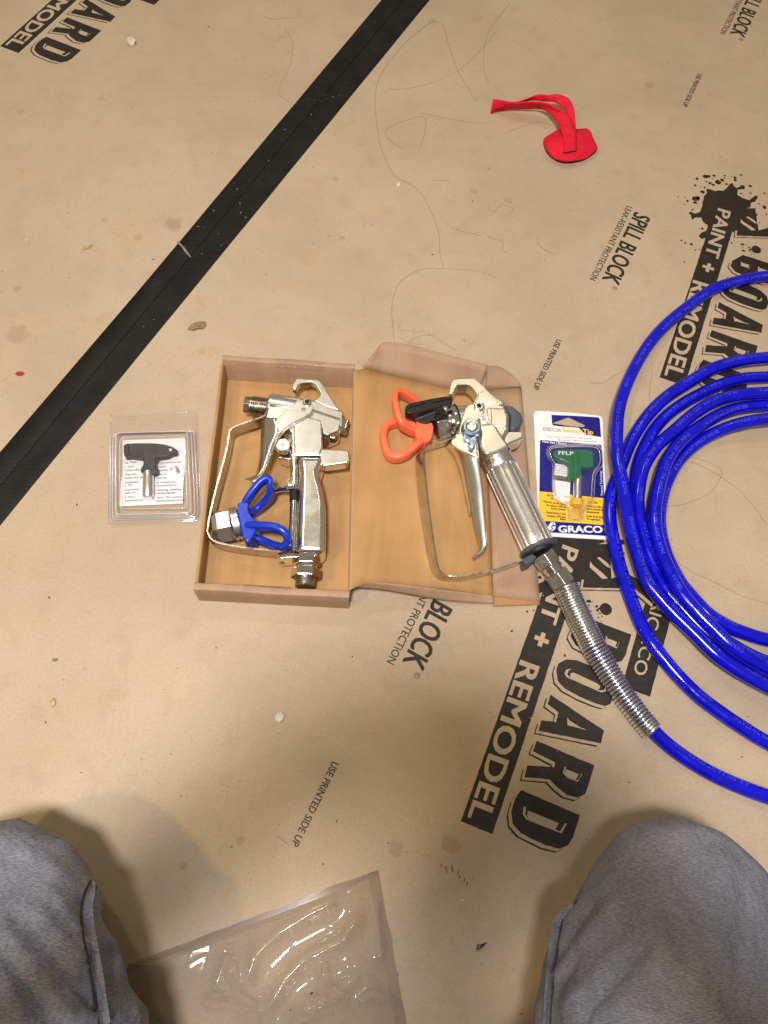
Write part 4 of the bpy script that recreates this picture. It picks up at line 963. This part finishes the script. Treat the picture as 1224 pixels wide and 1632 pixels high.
def ctext(tx, x0, y0, x1, y1, h, mat, z=1.2, bold=0.0, up=None, par=cd, name='print'):
    bm = bmesh.new(); line_text(bm, tx, FC(x0, y0, z), FC(x1, y1, z), h, bold, 0, up=up); obj(name, bm, M[mat], par, smooth=0, recalc=False)
ctext('GRACO', 432, 1476, 926, 1482, 7.4, 'white', 1.16, .055)
for q in ([(340, 1364), (378, 1372), (342, 1414), (354, 1436), (330, 1458), (302, 1418)], [(360, 1408), (398, 1410), (388, 1440), (356, 1466), (336, 1466), (372, 1432), (356, 1428)], [(352, 1362), (382, 1366), (398, 1396), (380, 1394)]):
    bm = bmesh.new(); face(bm, [FC(x, y, 1.16) for x, y in q]); obj('emblem', bm, M['white'], cd, smooth=0)
ctext('SwitchTip', 470, 346, 815, 372, 6.2, 'yellow', 1.16, .045)
ctext('REVERSE-A-CLEAN', 250, 332, 455, 344, 5.0, 'greyink', 1.1, .0)
ctext('Quick change reversible tip for airless spraying', 300, 402, 800, 424, 1.7, 'greyink', 1.1)
ctext('Boquilla / Buse reversible', 430, 440, 860, 462, 2.0, 'greyink', 1.12)
ctext('New Size / Nuevo', 246, 462, 520, 492, 3.0, 'white', 1.16, .03)
ctext('Patented Technology', 930, 1060, 915, 782, 2.6, 'white', 1.16, .0, up=FC(915, 900)-FC(960, 900))
for tx, x0, y0, x1, y1 in (('Spray at', 295, 1066, 366, 1074), ('low', 340, 1102, 368, 1106), ('Pulveriza con un control', 258, 1140, 515, 1176), ('de hasta un 50% de', 292, 1180, 506, 1206), ('menor presión', 342, 1218, 505, 1234), ('Pulvérisation à une', 292, 1264, 508, 1282), ('pression 50% plus', 298, 1300, 510, 1318), ('faible', 440, 1338, 510, 1346), ('Duplica la vida útil', 744, 1190, 950, 1208), ('que un sistema bien', 746, 1222, 950, 1240), ('abrasivamente', 746, 1256, 888, 1268), ('Durée de vie jusqu’à', 746, 1304, 950, 1322), ('2X supérieure', 746, 1336, 900, 1350), ('2X life', 760, 1150, 872, 1156)):
    ctext(tx, x0, y0, x1, y1, 2.6, 'blackink', 1.2, .035)
# leaflet, tip and plug under the bubble
bm = plate(FC, [(388, 698), (470, 712), (545, 722), (562, 890), (550, 1130), (480, 1128), (372, 1098), (360, 990), (362, 850)], 1.3, 2.4); lf = part('folded_leaflet', bm, 'paper', cd)
bm = bmesh.new(); face(bm, [FC(x, y, 2.46) for x, y in ((366, 826), (555, 852), (558, 912), (364, 884))]); obj('grey_bar', bm, M['steel'], lf, smooth=0)
bm = bmesh.new(); line_text(bm, 'WARN', FC(372, 882, 2.6), FC(500, 902, 2.6), 4.6, .03); 
for k, tx in enumerate(('read the manual and', 'all tip warnings in the', 'box before you spray', 'keep this leaflet')): line_text(bm, tx, FC(392, 728+26*k, 2.6), FC(528, 746+26*k, 2.6), 1.5)
line_text(bm, '0.517', FC(482, 1080, 2.6), FC(550, 1094, 2.6), 2.2); obj('print', bm, M['greyink'], lf, smooth=0, recalc=False)
bm = plate(FC, [(370, 566), (398, 542), (600, 536), (720, 538), (806, 548), (824, 600), (826, 738), (760, 742), (690, 738), (684, 800), (706, 848), (702, 870), (555, 872), (536, 850), (545, 790), (552, 720), (540, 690), (470, 660), (400, 632), (372, 606)], 3, 11.5); gt = part('green_spray_tip', bm, 'green', cd, 2.2, 3)
bm = plate(FC, [(600, 545), (650, 545), (668, 600), (668, 860), (600, 862), (596, 640)], 3, 13); obj('rib', bm, M['green'], gt, bevel=1.6, seg=3)
ctext('FFLP', 428, 600, 598, 606, 4.4, 'white', 12.0, .03, par=gt)
bm = lathe(bmesh.new(), FC(648, 868, 7), FC(640, 1118, 7), [(0, 4.6), (.7, 4.6), (.75, 4.2), (1, 4.2)], 26); obj('barrel', bm, M['satin'], gt)
bm = lathe(bmesh.new(), FC(638, 1112, 7), FC(634, 1184, 7), [(0, 5.6), (.1, 6), (.9, 6), (1, 5.4)], 26); obj('tip_ring', bm, M['yellow'], gt, bevel=.4)
bm = lathe(bmesh.new(), FC(630, 1260, 2), FC(630, 1260, 8), [(0, 6.4), (.5, 6.2), (.6, 4.4), (1, 4.0)], 20); part('clear_seal', bm, 'clear', cd)
bs = [([(286, 545), (330, 492), (560, 478), (870, 480), (922, 540), (934, 730), (850, 800), (836, 900), (826, 1130), (722, 1230), (706, 1352), (530, 1348), (546, 1210), (370, 1120), (350, 860), (370, 700), (300, 640)], 1.2), ([(296, 552), (338, 502), (560, 488), (862, 490), (912, 548), (922, 724), (840, 792), (826, 896), (816, 1122), (712, 1226), (698, 1340), (540, 1338), (556, 1204), (382, 1110), (362, 858), (382, 704), (310, 636)], 11), ([(320, 560), (356, 520), (560, 508), (846, 508), (894, 556), (902, 714), (822, 778), (806, 890), (798, 1108), (700, 1216), (684, 1322), (556, 1320), (570, 1200), (400, 1098), (382, 856), (400, 712), (334, 626)], 15)]
bm = bmesh.new(); loops = [[bm.verts.new(p) for p in [FC(x, y, z) for x, y in c]] for c, z in bs]
for a, b in zip(loops, loops[1:]):
    n = len(a)
    for i in range(n): bm.faces.new((a[i], a[(i+1) % n], b[(i+1) % n], b[i]))
bm.faces.new(loops[-1]); part('clear_bubble', bm, 'clear', cd, 2, 3, 60)
part('bubble_glint_line', tube(bmesh.new(), roundpoly([FC(x, y, 14.6) for x, y in bs[2][0]], 2), .4, 6, closed=True), 'edge_glint', cd, smooth=80)  # added tube, a painted bright line along the bubble edge
part('bubble_glint_line', tube(bmesh.new(), roundpoly([FC(x, y, 1.4) for x, y in bs[0][0]], 2), .35, 6, closed=True), 'edge_glint', cd, smooth=80)

# ------------------------------------------------------------------ red cloth pouch with strap
po = empty('cloth_cap', FP(820, 560, 0), 'small red fabric pouch with a looped red strap on the cardboard floor', 'pouch')
ol = [(590, 514), (640, 474), (725, 425), (850, 418), (960, 420), (1002, 446), (1040, 520), (1066, 582), (1058, 612), (1000, 658), (900, 700), (770, 712), (660, 660), (604, 590)]
cen = (830, 555)
bm = bmesh.new(); R = []
for f, z in ((1.0, .2), (1.0, 2.5), (.995, 6), (.96, 8.6), (.92, 8.9), (.9, 8.3), (.85, 9.2), (.6, 11), (.3, 12)):
    pts = [FP(cen[0]+(x-cen[0])*f, cen[1]+(y-cen[1])*f, z) for x, y in ol]
    pts = catmull(pts, 4, True)
    for i, p in enumerate(pts):
        p.z += (4.0*noise.noise(Vector((p.x*.05, p.y*.05, 2)))+4.5*(.35-abs(noise.noise(Vector((p.x*.055, p.y*.03, 7))))))*(1 if z > 3 else 0)*min(1, 1.6-f)
    R.append([bm.verts.new(p) for p in pts])
for a, b in zip(R, R[1:]):
    n = len(a)
    for i in range(n): bm.faces.new((a[i], a[(i+1) % n], b[(i+1) % n], b[i]))
c = bm.verts.new(FP(*cen, 11.8)); n = len(R[-1])
for i in range(n): bm.faces.new((R[-1][i], R[-1][(i+1) % n], c))
part('pad', bm, 'red', po, smooth=50)
bm = tube(bmesh.new(), catmull([FP(cen[0]+(x-cen[0])*.97, cen[1]+(y-cen[1])*.97+8, 1.0) for x, y in ol], 4, True), 1.0, 6, closed=True); part('dark_lower_edge', bm, 'darkcloth', po)  # dark tube round the lower edge of the pad
A1 = [(885, 612, 13), (884, 500, 15), (864, 400, 19), (822, 310, 22), (770, 270, 24), (640, 200, 26), (500, 178, 26), (330, 185, 22), (200, 168, 18), (142, 158, 17)]
B1 = [(768, 628, 13), (760, 500, 15), (740, 420, 17), (690, 330, 16), (600, 256, 12), (530, 240, 8), (420, 245, 6), (300, 246, 4), (200, 262, 2), (122, 280, 1.5)]
bm = loft(bmesh.new(), [FP(*p) for p in A1], [FP(*p) for p in B1], 4, 6, .8, 1.0); part('strap', bm, 'red', po, smooth=70, solid=1.3)
A2 = [(142, 156, 17), (330, 180, 22), (460, 148, 27), (530, 117, 28), (620, 118, 29), (700, 110, 30), (800, 140, 30), (852, 215, 27), (872, 330, 21), (880, 435, 14)]
B2 = [(128, 262, 3), (330, 200, 14), (460, 168, 20), (580, 172, 20), (640, 178, 21), (690, 186, 22), (770, 240, 22), (812, 320, 20), (845, 400, 16), (852, 450, 12)]
bm = loft(bmesh.new(), [FP(*p) for p in A2], [FP(*p) for p in B2], 4, 6, .6, 1.0); part('strap', bm, 'red', po, smooth=70, solid=1.3)
bm = tube(bmesh.new(), [FP(764, 630, 13.6), FP(800, 626, 14), FP(850, 616, 14), FP(884, 610, 13.6)], .5, 6); part('stitched_seam', bm, 'darkcloth', po)

# ------------------------------------------------------------------ clear plastic bag between the knees
q4 = [P(205, 1536), P(603, 1386), P(672, 1760), P(150, 1760)]
ridg = [([(398, 1556), (410, 1520), (448, 1485), (490, 1458), (526, 1440)], 7, 5), ([(428, 1606), (455, 1560), (482, 1530), (545, 1498), (566, 1468)], 9, 5), ([(602, 1440), (604, 1480), (606, 1522)], 6, 4), ([(362, 1530), (350, 1564), (378, 1585), (372, 1540)], 7, 4), ([(340, 1590), (375, 1588), (405, 1604)], 9, 4), ([(545, 1415), (575, 1400)], 5, 4), ([(515, 1540), (520, 1575), (545, 1588), (500, 1600)], 7, 4), ([(580, 1590), (590, 1584), (630, 1600)], 6, 4), ([(460, 1640), (520, 1590), (560, 1560)], 6, 8)]
rl = [([P(*p) for p in pts], h, w) for pts, h, w in ridg]
def segd(p, a, b):
    d = b-a; t = max(0, min(1, (p-a).dot(d)/d.length_squared)); return (p-(a+d*t)).length
_cr = random.Random(5); CRD = []
for k in range(8):
    a = _cr.uniform(0, 3.14); CRD.append((math.cos(a), math.sin(a), _cr.uniform(.010, .030), _cr.uniform(0, 6), _cr.uniform(.8, 2.2)))
def crumple(p):
    w = noise.noise(Vector((p.x*.02, p.y*.02, 9)))*7; t = 0
    for dx, dy, f, ph_, am in CRD:
        q = ((p.x+w)*dx+(p.y-w)*dy)*f+ph_; t += am*abs((q % 2)-1)
    return t*max(0, .35+.9*noise.noise(Vector((p.x*.012, p.y*.012, 21))))
bm = bmesh.new(); rows = []; NB = 170
for j in range(NB+1):
    r = []
    for i in range(NB+1):
        s, t = i/NB, j/NB
        p = q4[0].lerp(q4[1], s).lerp(q4[3].lerp(q4[2], s), t)
        edge = min(s, 1-s, t*1.5, 1)*9; e = min(1, edge)
        z = 3+6*noise.noise(Vector((p.x*.011, p.y*.015, 1)))+crumple(p)
        for pts, h, w in rl:
            dmin = min(segd(p, a, b) for a, b in zip(pts, pts[1:]))
            if dmin < w*7: z += 1.5*h/(1+(dmin/w)**2*1.4)
        p = p.copy(); p.z = .6+max(0, z)*e
        if e < .9: p += Vector((1.6*noise.noise(Vector((p.x*.05, p.y*.05, 3))), 1.6*noise.noise(Vector((p.x*.05, p.y*.05, 8))), 0))
        r.append(p)
    rows.append(r)
grid(bm, rows)
bagE = empty('plastic_bag', P(430, 1520, 0), 'crumpled clear plastic bag lying flat between the two knees', 'bag')
part('film', bm, 'bag', bagE, smooth=180)
bm = bmesh.new(); rows = [[p.lerp(q, k/3)+Vector((0, 0, .4)) for k in range(4)] for p, q in ((q4[0].lerp(q4[1], i/30), q4[0].lerp(q4[1], i/30)+(q4[3]-q4[0]).normalized()*5) for i in range(31))]
grid(bm, rows); part('welded_hem', bm, 'hem', bagE)
bm = bmesh.new(); rows = [[p.lerp(q, k/3)+Vector((0, 0, .4)) for k in range(4)] for p, q in ((q4[1].lerp(q4[2], i/30), q4[1].lerp(q4[2], i/30)+(q4[0]-q4[1]).normalized()*9) for i in range(31))]
grid(bm, rows); part('welded_hem', bm, 'hem', bagE)

# ------------------------------------------------------------------ the kneeling person behind the camera
def blob(parts, voxel, smooth_it, name):
    """one continuous skin grown over tapered limbs given as chains of (x, y, z, radius)"""
    bm = bmesh.new()
    for ch in parts:
        pts = [Vector(p[:3]) for p in ch]; rad = [p[3] for p in ch]
        for (a, ra), (b, rb) in zip(zip(pts, rad), zip(pts[1:], rad[1:])):
            n = max(2, int((b-a).length/(min(ra, rb)*.45)))
            for k in range(n+1):
                t = k/n
                bmesh.ops.create_icosphere(bm, subdivisions=2, radius=ra+(rb-ra)*t, matrix=Matrix.Translation(a.lerp(b, t)))
    me = bpy.data.meshes.new('tmp'); bm.to_mesh(me); bm.free()
    ob = bpy.data.objects.new('tmp', me); COL.objects.link(ob)
    md = ob.modifiers.new('r', 'REMESH'); md.mode = 'VOXEL'; md.voxel_size = voxel; md.use_smooth_shade = True
    if smooth_it:
        sm = ob.modifiers.new('s', 'SMOOTH'); sm.factor = .5; sm.iterations = smooth_it
    dg = bpy.context.evaluated_depsgraph_get()
    res = bmesh.new(); res.from_mesh(ob.evaluated_get(dg).to_mesh())
    bpy.data.objects.remove(ob); bpy.data.meshes.remove(me)
    return res
person = empty('person', (0, -300, 0), 'person kneeling at the bottom edge in faded grey jeans, knees spread apart', 'person')
RK, LK = (241, -22, 86), (-242, -68, 82)
legs = []
for K, sx, hx in ((RK, 1, 95), (LK, -1, -100)):
    H = (hx, -440, 245)
    legs.append([(K[0], K[1]+6, K[2], 72), (K[0]*(.93 if sx > 0 else .905), K[1]-40, K[2]+8, 85), (K[0]*(.85 if sx > 0 else .73), K[1]-130, K[2]+30, 98), (hx*1.35, -300, 170, 92), (H[0], H[1], H[2], 104)])
    legs.append([(K[0], K[1]-5, 66, 64), (K[0]*.93, K[1]-140, 62, 60), (K[0]*.75, -330, 62, 56), (K[0]*.62, -470, 58, 46)])
legs.append([(-70, -450, 260, 112), (70, -450, 260, 112)])
legs.append([(0, -445, 300, 120), (0, -435, 350, 122)])
bm = blob(legs, 4.5, 14, 'jeans')
bm.normal_update()
for v in bm.verts:
    p = v.co; side = 1 if p.x > 0 else -1
    a = .62*side; u = p.x*math.cos(a)+p.y*math.sin(a); w = -p.x*math.sin(a)+p.y*math.cos(a)
    f = noise.noise(Vector((u*.030, w*.006, p.z*.01)))*7.0+noise.noise(Vector((u*.075, w*.012, p.z*.02+5)))*4.0
    k = min(1, max(.22, (30-p.y)/110))
    v.co = p+v.normal*f*k
    if v.co.z < 1: v.co.z = 1+.2*noise.noise(p*.05)
def to_px(p):
    d = p-Vector((0, 0, HC)); k = FPX/d.dot(CF); return Vector((CX+d.dot(CR)*k, CY-d.dot(CU)*k))
FJR = lambda x, y: Vector((780+x/2.757, 1260+y/2.757)); FJL = lambda x, y: Vector((x/2.914, 1260+y/2.914))
FOLDS = [(FJR, [(560, 360), (420, 480), (280, 640)], 2.2, 7), (FJR, [(620, 420), (480, 570), (290, 820)], 2.6, 8), (FJR, [(700, 420), (640, 640), (500, 760), (330, 960)], 2.4, 9), (FJR, [(720, 640), (600, 780), (450, 940), (400, 1030)], -4.0, 7), (FJR, [(860, 300), (760, 640)], 2.0, 14), (FJR, [(1000, 300), (960, 700), (860, 1020)], 2.6, 16), (FJR, [(1120, 420), (1100, 800), (1040, 1030)], -2.4, 14), (FJR, [(360, 420), (290, 520)], -2.0, 6), (FJR, [(450, 500), (300, 720)], -2.2, 5), (FJR, [(400, 700), (290, 900)], -2.2, 6), (FJR, [(700, 180), (640, 230), (560, 300)], 1.4, 10),
         (FJL, [(240, 460), (330, 600), (420, 720)], 2.4, 8), (FJL, [(180, 560), (300, 700), (430, 850)], 3.0, 8), (FJL, [(60, 560), (220, 740), (440, 1000)], -3.4, 8), (FJL, [(0, 640), (160, 820), (330, 1060)], 3.2, 9), (FJL, [(0, 730), (120, 900), (230, 1084)], -4.0, 9), (FJL, [(0, 850), (100, 1060)], 2.6, 9), (FJL, [(480, 560), (560, 700), (600, 900)], -2.6, 7), (FJL, [(520, 700), (600, 860), (640, 1060)], 2.4, 7), (FJL, [(60, 260), (200, 330), (330, 420)], 1.6, 12), (FJL, [(380, 500), (390, 640), (420, 760)], -2.0, 5)]
FOLDS = [([fr_(*q) for q in pts], h, w) for fr_, pts, h, w in FOLDS]
def segd2(p, a, b):
    d = b-a; t = max(0, min(1, (p-a).dot(d)/d.length_squared)); return (p-(a+d*t)).length
bm.normal_update()
for v in bm.verts:
    if v.co.y > -190 and v.co.z > 40:
        q = to_px(v.co); e = 0
        for pts, h, w in FOLDS:
            dm = min(segd2(q, a, b) for a, b in zip(pts, pts[1:]))
            if dm < w*3: e += h*math.exp(-(dm/w)**2)
        v.co += v.normal*e
from mathutils.bvhtree import BVHTree
tree = BVHTree.FromBMesh(bm)
jeans = part('jeans', bm, 'denim', person, smooth=180)
lens = Vector((0, 0, HC))
def on_jeans(x, y, lift):
    d = (P(x, y, 0)-lens).normalized(); h = tree.ray_cast(lens, d)
    return (h[0]+h[1]*lift) if h[0] else None
def seam(pts, off):
    raw = []
    for i in range(len(pts)-1):
        for k in range(12):
            t = k/12; raw.append((pts[i][0]+(pts[i+1][0]-pts[i][0])*t+off, pts[i][1]+(pts[i+1][1]-pts[i][1])*t))
    q = [next((h for h in (on_jeans(x-(14 if x > 500 else -14)*-k*.5, y, .1) for k in range(12)) if h), None) for x, y in raw]; q = [p for p in q if p]
    if len(q) < 3: return [Vector((0, -300, 300)), Vector((0, -305, 300)), Vector((0, -310, 300))]
    for _ in range(14): q = [q[0]]+[(a+b*2+c)/4 for a, b, c in zip(q, q[1:], q[2:])]+[q[-1]]
    return q
for pts in ([(152, 1404), (141, 1425), (136, 1452), (140, 1490), (150, 1540), (158, 1590), (166, 1640)], [(904, 1436), (894, 1460), (887, 1490), (881, 1530), (876, 1575), (872, 1640)]):
    mid = seam(pts, 0)
    sd = part('inseam', tube(bmesh.new(), [p+Vector((0, 0, .25*math.sin(i*1.9))) for i, p in enumerate(mid)], [min(5.4, .8+i*.35) for i in range(len(mid))], 12, flat=(.13, 1)), 'denim', jeans, smooth=80)
    for off in (-8, 8) if pts[0][0] < 500 else (-5, 5):
        q = seam(pts, off)
        obj('stitching', tube(bmesh.new(), [p+Vector((0, 0, .3)) for p in q], .85, 6), M['thread'], sd, smooth=80)
sh = [[(0, -438, 330, 128), (0, -420, 430, 130), (0, -385, 560, 138), (0, -350, 660, 120)], [(-70, -370, 600, 115), (70, -370, 600, 115)], [(-175, -335, 690, 62), (-60, -340, 710, 70), (60, -340, 710, 70), (175, -335, 690, 62)]]
for sx in (1, -1): sh.append([(sx*178, -335, 688, 62), (sx*225, -310, 600, 54), (sx*268, -285, 505, 48)])
part('shirt', blob(sh, 10, 6, 'shirt'), 'shirt', person, smooth=180)
sk = [[(0, -320, 740, 55), (0, -285, 800, 54)], [(0, -265, 860, 74), (0, -245, 905, 84), (0, -275, 915, 86)], [(0, -215, 850, 52), (0, -205, 835, 44)], [(0, -158, 882, 9), (0, -148, 862, 13)], [(-82, -262, 880, 12), (-84, -262, 900, 14)], [(82, -262, 880, 12), (84, -262, 900, 14)]]
for sx in (1, -1):
    sk.append([(sx*178, -335, 688, 46), (sx*225, -310, 600, 44), (sx*270, -284, 500, 42), (sx*210, -190, 560, 38), (sx*125, -105, 625, 28), (sx*98, -78, 645, 27)])
    sk.append([(sx*96, -76, 646, 26), (sx*72, -52, 668, 25), (sx*66, -40, 690, 20)])
    for k, (ln, r) in enumerate(((34, 9.5), (42, 9.5), (40, 9), (30, 8))):
        bx, by, bz = sx*70, -20-24*k, 692-9*k
        sk.append([(bx, by, bz, r), (bx-sx*4, by+2, bz-16-ln*.1, r*.95), (sx*50, by+3, bz-27, r*.85), (sx*(50-ln*.35), by+3, bz-24, r*.75)])
    sk.append([(sx*70, -52, 690, 12), (sx*60, -44, 716, 10.5), (sx*34, -38, 726, 9), (sx*20, -34, 727, 8)])
sk = [c for c in sk]
hands = blob(sk, 4.5, 2, 'body')
part('body', hands, 'skin', person, smooth=180)
hr = [[(0, -285, 945, 74), (0, -315, 915, 74), (0, -315, 865, 62)], [(-50, -250, 955, 38), (50, -250, 955, 38)], [(-60, -300, 900, 34), (-58, -320, 860, 30)], [(60, -300, 900, 34), (58, -320, 860, 30)]]
part('hair', blob(hr, 8, 3, 'hair'), 'scalp', person, smooth=180)

# the phone taking the picture, seen only by its shadow
ph = empty('phone', (0, -70, 670), 'black phone held flat in both hands above the floor', 'phone')
bm = bmesh.new()
L = Vector((0, 0, HC)); c = L-CF*9-CU*62+CR*0
q = roundpoly([c+CR*x+CU*y for x, y in ((-37, -77), (37, -77), (37, 77), (-37, 77))], 2)
T_ = [bm.verts.new(p) for p in q]; B_ = [bm.verts.new(p-CF*7.5) for p in q]; n = len(q)
bm.faces.new(T_); bm.faces.new(B_[::-1])
for i in range(n): bm.faces.new((T_[i], B_[i], B_[(i+1) % n], T_[(i+1) % n]))
part('case', bm, 'black', ph)
bm = bmesh.new(); face(bm, [c+CR*x+CU*y-CF*7.8 for x, y in ((-33, -70), (33, -70), (33, 70), (-33, 70))]); part('screen', bm, 'rubber', ph)
